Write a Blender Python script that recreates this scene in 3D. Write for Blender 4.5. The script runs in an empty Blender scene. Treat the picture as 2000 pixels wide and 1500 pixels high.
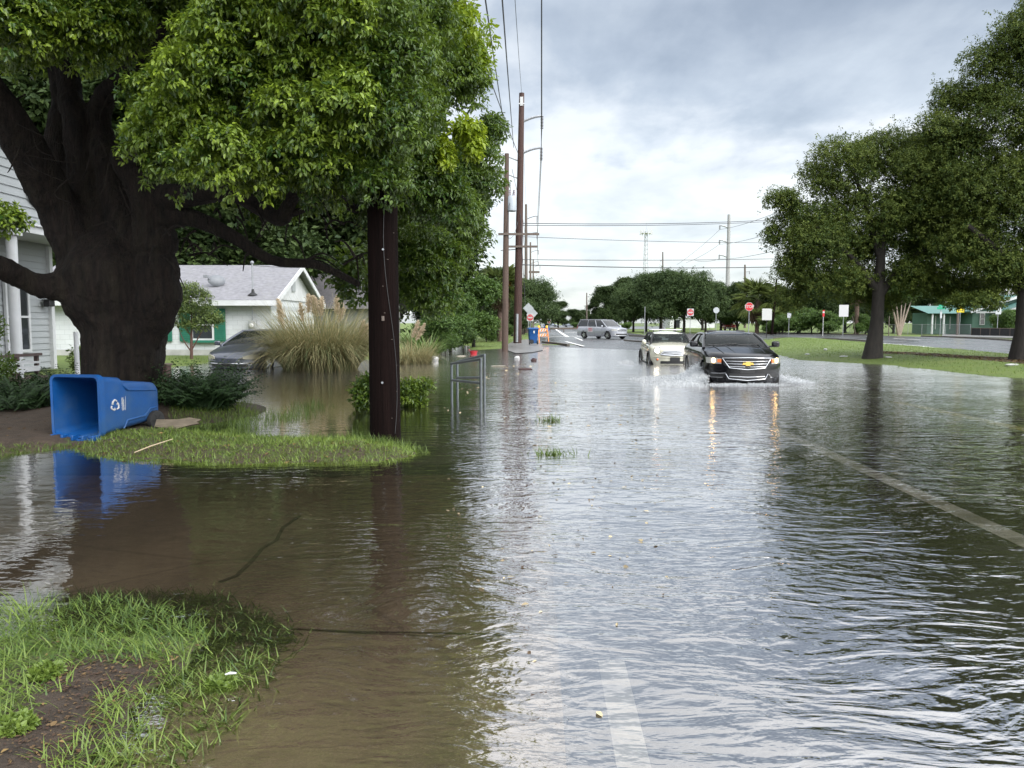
import bpy, math, random
import numpy as np
from mathutils import Vector, Matrix, noise
PI = math.pi
rad = math.radians
RNG = np.random.default_rng(11)
random.seed(5)
S = bpy.context.scene
COL = S.collection

# ---------------------------------------------------------------- camera
H, FPX, TH = 1.5, 1500.0, math.atan(120 / 1500)
def ray(px, py):
    cx, cy = (px - 1000) / FPX, (750 - py) / FPX
    return cx, math.cos(TH) + cy * math.sin(TH), -math.sin(TH) + cy * math.cos(TH)
def G(px, py, z=0.0):                 # ground point seen at that spot of the photo
    x, y, w = ray(px, py)
    t = (z - H) / w
    return Vector((x * t, y * t, z))
def P(px, py, Y):                     # point at depth Y
    x, y, w = ray(px, py)
    t = Y / y
    return Vector((x * t, Y, H + w * t))
cam = bpy.data.objects.new('camera', bpy.data.cameras.new('camera'))
COL.objects.link(cam)
cam.location = (0, 0, H)
cam.rotation_euler = (PI / 2 - TH, 0, 0)
cam.data.sensor_width = 36
cam.data.lens = 27.0
cam.data.clip_end = 5000
cam.data.clip_start = 0.05
S.camera = cam

# ---------------------------------------------------------------- materials
def nt(m):
    m.use_nodes = True
    t = m.node_tree
    t.nodes.clear()
    o = t.nodes.new('ShaderNodeOutputMaterial')
    return t, o
class NB:
    def __init__(s, t): s.t = t
    def n(s, typ, **k):
        nd = s.t.nodes.new('ShaderNode' + typ)
        for a, v in k.items():
            if a.startswith('i_'):
                key = a[2:]
                key = int(key) if key.isdigit() else key.replace('_', ' ')
                s.put(nd.inputs[key], v)
            else: setattr(nd, a, v)
        return nd
    def put(s, inp, v):
        if isinstance(v, bpy.types.NodeSocket): s.t.links.new(v, inp)
        elif isinstance(v, (tuple, list)) and len(v) == 3 and inp.type == 'RGBA': inp.default_value = (*v, 1)
        else: inp.default_value = v
    def math(s, op, a, b=0.0, clamp=False):
        nd = s.n('Math', operation=op, use_clamp=clamp)
        s.put(nd.inputs[0], a); s.put(nd.inputs[1], b)
        return nd.outputs[0]
    def mix(s, f, a, b):
        nd = s.n('Mix', data_type='RGBA')
        s.put(nd.inputs[0], f); s.put(nd.inputs[6], a); s.put(nd.inputs[7], b)
        return nd.outputs[2]
    def ramp(s, f, pts):
        nd = s.n('ValToRGB')
        e = nd.color_ramp.elements
        while len(e) < len(pts): e.new(0.5)
        for i, (p, c) in enumerate(pts):
            e[i].position = p
            e[i].color = (*c, 1) if isinstance(c, (tuple, list)) else (c, c, c, 1)
        s.put(nd.inputs[0], f)
        return nd.outputs[0]
    def noise(s, vec, scale, detail=4, rough=.55, dist=0):
        nd = s.n('TexNoise', i_Scale=scale, i_Detail=detail, i_Roughness=rough, i_Distortion=dist)
        s.put(nd.inputs['Vector'], vec)
        return nd.outputs['Fac']
    def mapping(s, vec, scale=(1, 1, 1), rot=(0, 0, 0)):
        nd = s.n('Mapping')
        s.put(nd.inputs['Vector'], vec)
        nd.inputs['Scale'].default_value = scale
        nd.inputs['Rotation'].default_value = rot
        return nd.outputs[0]
def mul(c, k): return tuple(min(1, x * k) for x in c)
MATS = {}
def mat(name, c, r=.6, metal=0, var=.15, vs=4, bump=0, bs=30, coat=0, spec=.5, stretch=(1, 1, 1), emit=0, dirt=None):
    if name in MATS: return MATS[name]
    m = bpy.data.materials.new(name)
    t, o = nt(m); b = NB(t)
    tc = b.n('TexCoord').outputs['Object']
    v = b.mapping(tc, stretch)
    f = b.noise(v, vs, 5, .6)
    f = b.ramp(f, [(.3, 0.0), (.7, 1.0)])
    col = b.mix(f, mul(c, 1 - var), mul(c, 1 + var))
    if dirt:
        f2 = b.ramp(b.noise(v, vs * .35, 6, .65), [(.48, 0.0), (.72, 1.0)])
        col = b.mix(b.math('MULTIPLY', f2, dirt[1]), col, dirt[0])
    p = b.n('BsdfPrincipled', i_Roughness=r, i_Metallic=metal)
    b.put(p.inputs['Base Color'], col)
    p.inputs['Specular IOR Level'].default_value = spec
    if coat:
        p.inputs['Coat Weight'].default_value = coat
        p.inputs['Coat Roughness'].default_value = .04
    if emit:
        p.inputs['Emission Color'].default_value = (*c, 1)
        p.inputs['Emission Strength'].default_value = emit
    if bump:
        h = b.noise(v, bs, 6, .6)
        bm = b.n('Bump', i_Strength=1.0, i_Distance=bump)
        b.put(bm.inputs['Height'], h)
        t.links.new(bm.outputs[0], p.inputs['Normal'])
    t.links.new(p.outputs[0], o.inputs[0])
    MATS[name] = m
    return m
def leafmat(name, c, c2, r=.45, trans=.3, spec=.5):
    """foliage; the per-leaf attribute 'tint' runs from old leaf to fresh leaf"""
    m = bpy.data.materials.new(name)
    t, o = nt(m); b = NB(t)
    a = b.n('Attribute', attribute_name='tint')
    col = b.mix(a.outputs['Fac'], c, c2)
    p = b.n('BsdfPrincipled', i_Roughness=r)
    p.inputs['Specular IOR Level'].default_value = spec
    b.put(p.inputs['Base Color'], col)
    tr = b.n('BsdfTranslucent')
    b.put(tr.inputs[0], b.mix(.35, col, mul(c2, 1.4)))
    mx = b.n('MixShader', i_0=trans)
    t.links.new(p.outputs[0], mx.inputs[1]); t.links.new(tr.outputs[0], mx.inputs[2])
    t.links.new(mx.outputs[0], o.inputs[0])
    return m
def glassmat(name, tint, opac, r=.02):
    m = bpy.data.materials.new(name)
    t, o = nt(m); b = NB(t)
    p = b.n('BsdfPrincipled', i_Roughness=r)
    b.put(p.inputs['Base Color'], tint)
    p.inputs['Specular IOR Level'].default_value = 1.0
    tr = b.n('BsdfTransparent')
    b.put(tr.inputs[0], (.75, .82, .8))
    fr = b.n('Fresnel', i_IOR=1.5)
    f = b.math('ADD', fr.outputs[0], opac, True)
    mx = b.n('MixShader')
    b.put(mx.inputs[0], f)
    t.links.new(tr.outputs[0], mx.inputs[1]); t.links.new(p.outputs[0], mx.inputs[2])
    t.links.new(mx.outputs[0], o.inputs[0])
    return m
def lampmat(name, c, s):
    m = bpy.data.materials.new(name)
    t, o = nt(m); b = NB(t)
    e = b.n('Emission', i_Strength=s); b.put(e.inputs[0], c)
    t.links.new(e.outputs[0], o.inputs[0])
    return m

# ---------------------------------------------------------------- meshes
class MB:
    def __init__(s): s.v = []; s.f = []
    def add(s, v, f, M=None):
        k = len(s.v)
        s.v += [tuple(M @ Vector(p)) if M is not None else tuple(p) for p in v]
        s.f += [tuple(i + k for i in q) for q in f]
        return s
    def box(s, c, d, M=None, rz=0):
        x, y, z = d[0] / 2, d[1] / 2, d[2] / 2
        T = Matrix.Translation(c) @ Matrix.Rotation(rz, 4, 'Z')
        if M is not None: T = M @ T
        v = [(-x, -y, -z), (x, -y, -z), (x, y, -z), (-x, y, -z), (-x, -y, z), (x, -y, z), (x, y, z), (-x, y, z)]
        return s.add(v, [(0, 3, 2, 1), (4, 5, 6, 7), (0, 1, 5, 4), (1, 2, 6, 5), (2, 3, 7, 6), (3, 0, 4, 7)], T)
    def beam(s, a, b, w, h):          # square bar between two points
        a, b = Vector(a), Vector(b)
        d = b - a; L = d.length
        q = d.to_track_quat('X', 'Z').to_matrix().to_4x4()
        return s.box((L / 2, 0, 0), (L, w, h), Matrix.Translation(a) @ q)
    def tube(s, pts, r, n=8, cap=True, wob=0):
        pts = [Vector(p) for p in pts]
        m = len(pts)
        rr = r if isinstance(r, (list, tuple, np.ndarray)) else [r] * m
        v, f = [], []
        ref = Vector((0, 0, 1)) if abs((pts[-1] - pts[0]).normalized().z) < .9 else Vector((0, 1, 0))
        for i, p in enumerate(pts):
            t = (pts[min(i + 1, m - 1)] - pts[max(i - 1, 0)]).normalized()
            u = t.cross(ref)
            if u.length < 1e-4: u = t.orthogonal()
            u.normalize(); w = t.cross(u); ref = w if False else ref
            for k in range(n):
                a = 2 * PI * k / n
                q = rr[i]
                if wob: q *= 1 + wob * noise.noise(Vector((math.cos(a) * 2.2 + p.x, math.sin(a) * 2.2 + p.y, p.z * .9)))
                v.append(p + (u * math.cos(a) + w * math.sin(a)) * q)
        for i in range(m - 1):
            for k in range(n):
                a, b = i * n + k, i * n + (k + 1) % n
                f.append((a, b, b + n, a + n))
        if cap: f += [tuple(range(n))[::-1], tuple(range((m - 1) * n, m * n))]
        return s.add(v, f)
    def lathe(s, prof, n=20, M=None):
        v, f = [], []
        for r, z in prof:
            for k in range(n):
                a = 2 * PI * k / n
                v.append((r * math.cos(a), r * math.sin(a), z))
        for i in range(len(prof) - 1):
            for k in range(n):
                a, b = i * n + k, i * n + (k + 1) % n
                f.append((a, b, b + n, a + n))
        f += [tuple(range(n))[::-1], tuple(range((len(prof) - 1) * n, len(prof) * n))]
        return s.add(v, f, M)
    def prism(s, poly, d, M=None):    # polygon in XY pushed along Z
        n = len(poly)
        v = [(x, y, 0) for x, y in poly] + [(x, y, d) for x, y in poly]
        f = [tuple(range(n))[::-1], tuple(range(n, 2 * n))] + [(i, (i + 1) % n, (i + 1) % n + n, i + n) for i in range(n)]
        return s.add(v, f, M)
    def patch(s, a, b, c, d, nu=6, nv=6, bulge=(0, 0, 0)):
        a, b, c, d, bu = map(Vector, (a, b, c, d, bulge))
        v, f = [], []
        for j in range(nv + 1):
            for i in range(nu + 1):
                u, w = i / nu, j / nv
                p = (a * (1 - u) + b * u) * (1 - w) + (d * (1 - u) + c * u) * w
                v.append(p + bu * (16 * u * (1 - u) * w * (1 - w)) ** .6)
        for j in range(nv):
            for i in range(nu):
                k = j * (nu + 1) + i
                f.append((k, k + 1, k + nu + 2, k + nu + 1))
        return s.add(v, f)
    def loft(s, secs, cap=True, closed=True):
        n = len(secs[0]); v = [p for q in secs for p in q]; f = []
        for i in range(len(secs) - 1):
            for k in range(n if closed else n - 1):
                a, b = i * n + k, i * n + (k + 1) % n
                f.append((a, b, b + n, a + n))
        if cap: f += [tuple(range(n))[::-1], tuple(range((len(secs) - 1) * n, len(secs) * n))]
        return s.add(v, f)
    def mesh(s, name, m, smooth=40):
        me = bpy.data.meshes.new(name)
        me.from_pydata([tuple(p) for p in s.v], [], s.f)
        if m: me.materials.append(m)
        if smooth:
            me.shade_smooth()
            me.set_sharp_from_angle(angle=rad(smooth))
        return me
    def build(s, name, m, parent=None, smooth=40, bevel=0, loc=None):
        o = bpy.data.objects.new(name, s.mesh(name, m, smooth))
        COL.objects.link(o)
        if parent: o.parent = parent
        if loc is not None: o.location = loc
        if bevel:
            b = o.modifiers.new('bevel', 'BEVEL'); b.width = bevel; b.segments = 2; b.limit_method = 'ANGLE'
        return o
def tag(o, label=None, cat=None, group=None, kind=None):
    if label: o['label'] = label
    if cat: o['category'] = cat
    if group: o['group'] = group
    if kind: o['kind'] = kind
    return o
def thing(name, label, cat, loc=(0, 0, 0), rz=0, group=None):
    o = bpy.data.objects.new(name, None)
    COL.objects.link(o)
    o.empty_display_size = .2
    o.location = loc; o.rotation_euler = (0, 0, rz)
    return tag(o, label, cat, group)
def kids(o): return [c for c in bpy.data.objects if c.parent == o]
def copy_tree(o, parent=None):
    c = o.copy(); COL.objects.link(c)
    if parent: c.parent = parent
    for ch in kids(o): copy_tree(ch, c)
    return c
def link(name, me, parent=None, loc=None):
    o = bpy.data.objects.new(name, me); COL.objects.link(o)
    if parent: o.parent = parent
    if loc is not None: o.location = loc
    return o
def npmesh(name, V, F, m, tint=None, k=None, smooth=False):
    """V (n,3), F (m,k) with equal-sided faces"""
    me = bpy.data.meshes.new(name)
    V = np.ascontiguousarray(V, dtype=np.float32); F = np.ascontiguousarray(F, dtype=np.int32)
    me.vertices.add(len(V)); me.vertices.foreach_set('co', V.ravel())
    q = F.shape[1]
    me.loops.add(F.size); me.loops.foreach_set('vertex_index', F.ravel())
    me.polygons.add(len(F)); me.polygons.foreach_set('loop_start', np.arange(0, F.size, q, dtype=np.int32))
    me.polygons.foreach_set('use_smooth', np.full(len(F), smooth))
    if tint is not None:
        a = me.attributes.new('tint', 'FLOAT', 'POINT')
        a.data.foreach_set('value', np.ascontiguousarray(tint, dtype=np.float32))
    me.update(calc_edges=True); me.validate()
    me.materials.append(m)
    return me
def nrm(a): return a / np.maximum(np.linalg.norm(a, axis=-1, keepdims=True), 1e-9)
def leaves(pos, ax, nr, L, W, fine=True, fold=.25, curl=.15):
    """arrays of folded leaves: returns V, F, leaf index per vertex"""
    n = len(pos)
    ax = nrm(ax); sd = nrm(np.cross(nr, ax)); up = np.cross(ax, sd)
    L = L[:, None]; W = W[:, None]
    if fine:
        pts = [(0, 0, 0), (.3, .5, fold * .5), (.68, .36, fold * .3), (1, 0, 0), (.68, -.36, fold * .3), (.3, -.5, fold * .5)]
        f = [(0, 3, 2, 1), (0, 5, 4, 3)]
    else:
        pts = [(0, 0, 0), (.45, .5, fold * .5), (1, 0, 0), (.45, -.5, fold * .5)]
        f = [(0, 2, 1), (0, 3, 2)]
    q = len(pts)
    V = np.empty((n, q, 3))
    for i, (a, b, c) in enumerate(pts):
        V[:, i] = pos + ax * (L * a) + sd * (W * b) + up * (W * c - L * curl * a * a)
    F = (np.array(f)[None] + (np.arange(n) * q)[:, None, None]).reshape(-1, len(f[0]))
    return V.reshape(-1, 3), F, np.repeat(np.arange(n), q)
def blades(base, az, lean, L, droop, w, seg=4, taper=1.3, twist=.6):
    n = len(base)
    d = np.stack([np.cos(az), np.sin(az), np.zeros(n)], 1)
    ta = az + PI / 2 + RNG.uniform(-twist, twist, n)
    sd = np.stack([np.cos(ta), np.sin(ta), np.zeros(n)], 1)
    p = base.copy(); V = np.empty((n, seg + 1, 2, 3))
    for i in range(seg + 1):
        t = i / seg
        ww = (w * max(1 - t ** taper, .06))[:, None] / 2
        V[:, i, 0] = p - sd * ww; V[:, i, 1] = p + sd * ww
        ph = lean + droop * (t + .5 / seg)
        st = (L / seg)[:, None]
        p = p + d * (np.sin(ph)[:, None] * st) + np.array([0, 0, 1]) * (np.cos(ph)[:, None] * st)
    f = []
    for i in range(seg): f.append((2 * i, 2 * i + 1, 2 * i + 3, 2 * i + 2))
    q = 2 * (seg + 1)
    F = (np.array(f)[None] + (np.arange(n) * q)[:, None, None]).reshape(-1, 4)
    return V.reshape(-1, 3), F, np.repeat(np.arange(n), q)
def sphere(n):
    v = RNG.normal(size=(n, 3)); return nrm(v)
def smooth(x): x = np.clip(x, 0, 1); return x * x * (3 - 2 * x)
def inpoly(X, Y, poly):
    ins = np.zeros(X.shape, bool); n = len(poly)
    for i in range(n):
        x1, y1 = poly[i]; x2, y2 = poly[(i + 1) % n]
        c = ((y1 > Y) != (y2 > Y)) & (X < (x2 - x1) * (Y - y1) / (y2 - y1 + 1e-12) + x1)
        ins ^= c
    return ins
def sdist(X, Y, poly):               # signed distance, positive inside
    d = np.full(X.shape, 1e9); n = len(poly)
    for i in range(n):
        x1, y1 = poly[i]; x2, y2 = poly[(i + 1) % n]
        dx, dy = x2 - x1, y2 - y1
        t = np.clip(((X - x1) * dx + (Y - y1) * dy) / (dx * dx + dy * dy + 1e-12), 0, 1)
        d = np.minimum(d, np.hypot(X - x1 - t * dx, Y - y1 - t * dy))
    return np.where(inpoly(X, Y, poly), d, -d)
def gxy(pts, z=0.0): return [tuple(G(a, b, z))[:2] for a, b in pts]
def text_mesh(txt, size, m, name, parent, M, bold=0):
    cu = bpy.data.curves.new(name, 'FONT'); cu.body = txt; cu.size = size
    cu.align_x = 'CENTER'; cu.align_y = 'CENTER'; cu.extrude = .002; cu.offset = bold
    o = bpy.data.objects.new(name, cu)
    me = bpy.data.meshes.new_from_object(o)
    bpy.data.objects.remove(o); bpy.data.curves.remove(cu)
    me.materials.clear(); me.materials.append(m); me.transform(M); me.name = name
    return link(name, me, parent)
RX = Matrix.Rotation(PI / 2, 4, 'X')        # local XY polygon -> XZ, facing -Y
# ---------------------------------------------------------------- sky and sun
sun_v = Vector((.62, -.62, .72)).normalized()
W = bpy.data.worlds.new('World'); S.world = W; W.use_nodes = True
t = W.node_tree; t.nodes.clear(); b = NB(t)
wo = t.nodes.new('ShaderNodeOutputWorld')
sky = b.n('TexSky', sky_type='NISHITA', sun_disc=False)
sky.sun_elevation = math.asin(sun_v.z); sky.sun_rotation = math.atan2(sun_v.x, sun_v.y)
bg1 = b.n('Background', i_Strength=.05)
t.links.new(sky.outputs[0], bg1.inputs[0])
g = b.n('TexCoord').outputs['Generated']
sp = b.n('SeparateXYZ'); t.links.new(g, sp.inputs[0])
z = b.math('MAXIMUM', sp.outputs[2], 0.0)
den = b.math('ADD', z, .16)
cx = b.n('CombineXYZ')
b.put(cx.inputs[0], b.math('DIVIDE', sp.outputs[0], den)); b.put(cx.inputs[1], b.math('DIVIDE', sp.outputs[1], den))
cp = cx.outputs[0]
base = b.ramp(z, [(0.0, (.62, .67, .70)), (.08, (.80, .825, .84)), (.17, (.88, .89, .90)), (.27, (.77, .79, .81)), (.36, (.66, .685, .71)), (.48, (1.3, 1.31, 1.32)), (1.0, (1.0, 1.03, 1.06))])
n1 = b.noise(b.mapping(cp, (1.15, 1.15, 1)), .95, 7, .52, .35)
n2 = b.noise(b.mapping(cp, (1.6, 1.0, 1)), 2.4, 6, .55, .15)
cl = b.math('ADD', b.math('MULTIPLY', n1, .68), b.math('MULTIPLY', n2, .32))
shade = b.ramp(cl, [(.38, (.74, .76, .78)), (.46, (.90, .91, .92)), (.52, (1.02, 1.02, 1.01)), (.62, (1.15, 1.145, 1.12))])
colr = b.n('Mix', data_type='RGBA', blend_type='MULTIPLY'); b.put(colr.inputs[0], 1.0)
b.put(colr.inputs[6], base); b.put(colr.inputs[7], shade)
# one heavy grey bank of cloud, high on the right of the road
kv = Vector(ray(1640, -20)).normalized(); kd = b.n('VectorMath', operation='DISTANCE'); t.links.new(g, kd.inputs[0]); kd.inputs[1].default_value = kv
ks = b.n('VectorMath', operation='SUBTRACT'); t.links.new(g, ks.inputs[0]); ks.inputs[1].default_value = kv
km = b.mapping(ks.outputs[0], (1.0, 1.0, 2.6)); kl = b.n('VectorMath', operation='LENGTH'); t.links.new(km, kl.inputs[0])
kw = b.math('ADD', kl.outputs['Value'], b.math('MULTIPLY', b.math('SUBTRACT', n2, .5), .55))
kf = b.ramp(kw, [(.10, (.56, .60, .66)), (.30, (.70, .74, .79)), (.46, (1, 1, 1))])
k2 = b.n('Mix', data_type='RGBA', blend_type='MULTIPLY'); b.put(k2.inputs[0], 1.0); t.links.new(colr.outputs[2], k2.inputs[6]); b.put(k2.inputs[7], kf); colr = k2
# the overcast is brighter on the side of the hidden sun
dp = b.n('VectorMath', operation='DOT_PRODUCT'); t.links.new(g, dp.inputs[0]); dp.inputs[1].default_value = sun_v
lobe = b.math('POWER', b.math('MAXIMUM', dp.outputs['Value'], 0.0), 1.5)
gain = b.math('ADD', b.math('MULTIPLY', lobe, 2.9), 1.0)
bg2 = b.n('Background')
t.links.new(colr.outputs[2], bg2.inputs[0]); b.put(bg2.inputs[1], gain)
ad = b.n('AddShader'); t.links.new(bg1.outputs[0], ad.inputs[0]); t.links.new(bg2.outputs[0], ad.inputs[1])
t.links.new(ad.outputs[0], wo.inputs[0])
sl = bpy.data.lights.new('sun', 'SUN'); so = bpy.data.objects.new('sun', sl); COL.objects.link(so)
sl.energy = 1.5; sl.angle = rad(30); sl.color = (1, .95, .87)
so.rotation_euler = sun_v.to_track_quat('Z', 'Y').to_euler()
S.view_settings.view_transform = 'Standard'; S.view_settings.look = 'None'
S.view_settings.exposure = 0.0; S.view_settings.gamma = 1.0
S.render.engine = 'CYCLES'
S.cycles.max_bounces = 7; S.cycles.diffuse_bounces = 3; S.cycles.glossy_bounces = 3
S.cycles.transparent_max_bounces = 12; S.cycles.transmission_bounces = 4
S.cycles.sample_clamp_indirect = 8; S.cycles.caustics_reflective = False; S.cycles.caustics_refractive = False

# ---------------------------------------------------------------- terrain
def hsh(i, j):
    v = np.sin(i * 127.1 + j * 311.7) * 43758.5453
    return v - np.floor(v)
def vnoise(x, y):
    i, j = np.floor(x), np.floor(y); u, v = smooth(x - i), smooth(y - j)
    return (hsh(i, j) * (1 - u) + hsh(i + 1, j) * u) * (1 - v) + (hsh(i, j + 1) * (1 - u) + hsh(i + 1, j + 1) * u) * v
def fbm(x, y): return vnoise(x, y) * .55 + vnoise(x * 2.1 + 7, y * 2.1) * .3 + vnoise(x * 4.3, y * 4.3 + 3) * .15
ISLE = gxy([(-700, 1145), (0, 1148), (200, 1138), (420, 1142), (520, 1180), (575, 1215), (550, 1290), (480, 1370), (420, 1440), (330, 1560), (200, 1900), (-900, 1900)])
BARE = gxy([(40, 1335), (200, 1295), (320, 1300), (340, 1340), (230, 1390), (220, 1440), (130, 1500), (60, 1560), (-20, 1480), (120, 1400)])
BANK = gxy([(-500, 915), (0, 893), (120, 880), (160, 893), (300, 908), (600, 910), (760, 907), (838, 886), (800, 868), (700, 862), (560, 856), (450, 845), (380, 838), (330, 815), (330, 770), (250, 752), (120, 742), (-500, 742)])
BANKDIRT = gxy([(-500, 905), (0, 885), (110, 872), (150, 860), (330, 845), (360, 832), (330, 770), (120, 745), (-500, 745)])
MEDIAN = gxy([(1480, 664), (1500, 661), (1640, 664), (1800, 678), (1985, 692), (2300, 722), (2900, 790), (2500, 770), (2150, 746), (2000, 741), (1900, 737), (1800, 724), (1700, 713), (1600, 707), (1530, 703), (1480, 690)])
MULCH = gxy([(1690, 694), (1780, 698), (1900, 706), (2100, 716), (2300, 744), (2150, 738), (2000, 724), (1900, 714), (1780, 704), (1690, 700)])
VERGE = gxy([(820, 650), (1058, 650), (1040, 662), (1012, 668), (985, 681), (912, 684), (905, 662), (870, 659), (820, 662)])
def zg(x, y):
    x = np.asarray(x, float); y = np.asarray(y, float)
    z = np.full(x.shape, -.28)
    z = np.maximum(z, np.where((y > 10.5) & (y < 33) & (x < -.5), -.14 + .10 * (fbm(x * .45, y * .45) - .5), -.28))
    fade = smooth((x + 22) / 18)
    z = np.maximum(z, -.28 + smooth((y - 29) / 3.2) * .34 * smooth((-3.6 - x) / 1.2))          # cottage lot
    z = np.maximum(z, -.28 + smooth((-10.2 - x) / 2) * smooth((y - 11) / 2) * .42)            # lot of the porch house
    z = np.maximum(z, -.28 + smooth((y - 46) / 5) * .31)
    for poly, lo, hi, wd in ((ISLE, -.085, .055, .7), (BANK, -.03, .10, .7), (VERGE, -.02, .08, .8), (MEDIAN, -.03, .22, 3.0)):
        p = np.array(poly); m = (x > p[:, 0].min() - 2) & (x < p[:, 0].max() + 2) & (y > p[:, 1].min() - 2) & (y < p[:, 1].max() + 2)
        if m.any():
            d = sdist(x[m], y[m], poly)
            if poly is ISLE:
                d = d + .30 * (fbm(x[m] * 2.6 + 5, y[m] * 2.6) - .5); h = np.where(d > -.12, lo + (hi - lo) * smooth(d / wd), -.9) + (.07 * (fbm(x[m] * 3, y[m] * 3) - .5) + .018 * (fbm(x[m] * 17, y[m] * 17) - .5)) * (d > 0)
                h = np.where((y[m] > 2.9), np.minimum(h, .05 - .06 * smooth((y[m] - 2.9) / .9)), h)
            else:
                if poly is BANK: d = d + .5 * (fbm(x[m] * 1.7, y[m] * 1.7 + 2) - .5) + .2 * (fbm(x[m] * 6, y[m] * 6) - .5)
                k = .25 if poly is not MEDIAN else .8
                h = np.where(d > 0, lo + (hi - lo) * smooth(d / wd), lo + (-.28 - lo) * smooth(-d / k)) + .05 * (fbm(x[m] * 1.3, y[m] * 1.3) - .5) * (d > 0)
            z[m] = np.maximum(z[m], h)
    r = np.hypot(x + 6.4, y - 12.6)
    z = np.maximum(z, .22 - .28 * smooth(r / 3.2) - (r > 3.2) * .5)                            # mound at the old tree
    return z
def nodes(*a): return np.unique(np.round(np.concatenate(a), 3))
far = np.geomspace(60, 1600, 16)
gx = nodes(-far, np.arange(-60, -9, .6), np.arange(-9, -3.4, .1), np.arange(-3.4, -.2, .04), np.arange(-.2, 1.2, .1), np.arange(1.2, 40, .6), np.arange(40, 60, 2), far)
gy = nodes(np.arange(-12, 0, 1.5), np.arange(0, 1.6, .1), np.arange(1.6, 4.6, .04), np.arange(4.6, 13, .1), np.arange(13, 60, .5), np.arange(60, 140, 3), np.geomspace(140, 1600, 12))
def sheet_grid(X, Y): 
    nx, ny = len(X), len(Y)
    i = np.arange(nx * ny).reshape(ny, nx)
    F = np.stack([i[:-1, :-1], i[:-1, 1:], i[1:, 1:], i[1:, :-1]], -1).reshape(-1, 4)
    XX, YY = np.meshgrid(X, Y)
    return XX.ravel(), YY.ravel(), F
X, Y, F = sheet_grid(gx, gy)
Z = zg(X, Y)
dirt = np.zeros(len(X))
for poly, wd in ((BANKDIRT, .35), (MULCH, 1.2)):
    dirt = np.maximum(dirt, smooth(sdist(X, Y, poly) / wd + .5))
bgd = sdist(X, Y, BANK); dirt = np.where(bgd > -.3, np.maximum(dirt, .58), dirt)
dirt = np.maximum(dirt, .9 * (1 - smooth((np.hypot(X + 6.4, Y - 12.6) - 2.4) / 1.0)))
isl = sdist(X, Y, ISLE) > -.2
dirt = np.where(isl, .5 + .5 * smooth(sdist(X, Y, BARE) / .3 + .5), dirt)
dirt = np.where((Z < -.02) & ~isl, np.maximum(dirt, .75), dirt)
m = bpy.data.materials.new('ground_soil_grass'); t, o = nt(m); b = NB(t)
pos = b.n('NewGeometry').outputs['Position']
at = b.n('Attribute', attribute_name='tint').outputs['Fac']
nf = b.noise(pos, 1.1, 7, .65); nfine = b.noise(pos, 38, 5, .7); nm = b.noise(pos, 7, 5, .6)
gcol = b.mix(b.ramp(nm, [(.3, 0), (.7, 1)]), (.075, .125, .018), (.145, .215, .034))
gcol = b.mix(b.ramp(nf, [(.38, 0.0), (.72, .75)]), gcol, (.17, .20, .045))
gcol = b.mix(b.math('MULTIPLY', nfine, .4), gcol, (.03, .05, .012))
dcol = b.mix(b.ramp(nm, [(.3, 0), (.7, 1)]), (.030, .020, .012), (.075, .050, .033))
dcol = b.mix(b.ramp(nfine, [(.52, 0), (.75, .7)]), dcol, (.13, .095, .07))
thr = b.math('ADD', b.math('MULTIPLY', b.math('SUBTRACT', nm, .5), .9), at)
fac = b.ramp(thr, [(.38, 0.0), (.62, 1.0)])
p = b.n('BsdfPrincipled', i_Roughness=.75)
b.put(p.inputs['Base Color'], b.mix(fac, gcol, dcol))
bm = b.n('Bump', i_Strength=1.0, i_Distance=.05); b.put(bm.inputs['Height'], b.noise(pos, 26, 7, .7))
t.links.new(bm.outputs[0], p.inputs['Normal']); t.links.new(p.outputs[0], o.inputs[0])
ground = link('ground', npmesh('ground', np.stack([X, Y, Z], 1), F, m, dirt, smooth=True))
tag(ground, kind='structure')

# ---------------------------------------------------------------- road, driveway, walks
SL = .035
def road_z(y, xr=0.0): return np.interp(y, [-20, 14, 19, 25, 46, 52, 60, 2000], [-.045, -.045, -.10, -.10, -.006, .03, .06, .06]) + .0055 * np.clip(np.asarray(xr) - 1, 0, 10) * smooth((np.asarray(y) - 24) / 12) * (1 - smooth((np.asarray(y) - 44) / 14))
def asphalt(name, c, wet=.22, sc=1.0, crack=0.0):
    m = bpy.data.materials.new(name); t, o = nt(m); b = NB(t)
    pos = b.n('NewGeometry').outputs['Position']
    big = b.noise(b.mapping(pos, (.5, .12, 1)), 1.0 * sc, 6, .6); fine = b.noise(pos, 90, 3, .8); mid = b.noise(pos, 6, 6, .6)
    col = b.mix(b.ramp(big, [(.35, 0), (.65, 1)]), mul(c, .72), mul(c, 1.35))
    col = b.mix(b.ramp(fine, [(.5, 0), (.8, .7)]), col, mul(c, 2.0))
    col = b.mix(b.math('MULTIPLY', b.ramp(mid, [(.5, 0), (.75, 1)]), .45), col, mul(c, .5))
    if crack:
        vo = b.n('TexVoronoi', feature='DISTANCE_TO_EDGE', i_Scale=.33)
        b.put(vo.inputs['Vector'], b.mix(.12, pos, b.n('TexNoise', i_Scale=2.5, i_Detail=5).outputs[1]))
        col = b.mix(b.ramp(vo.outputs[0], [(0, crack), (.008, 0.0)]), col, mul(c, .2))
    p = b.n('BsdfPrincipled')
    b.put(p.inputs['Base Color'], col)
    b.put(p.inputs['Roughness'], b.ramp(big, [(.3, wet), (.7, wet + .25)]))
    bm = b.n('Bump', i_Strength=1.0, i_Distance=.006); b.put(bm.inputs['Height'], fine)
    t.links.new(bm.outputs[0], p.inputs['Normal']); t.links.new(p.outputs[0], o.inputs[0])
    return m
M_ASPH = asphalt('wet_asphalt', (.052, .052, .053), .16)
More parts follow.
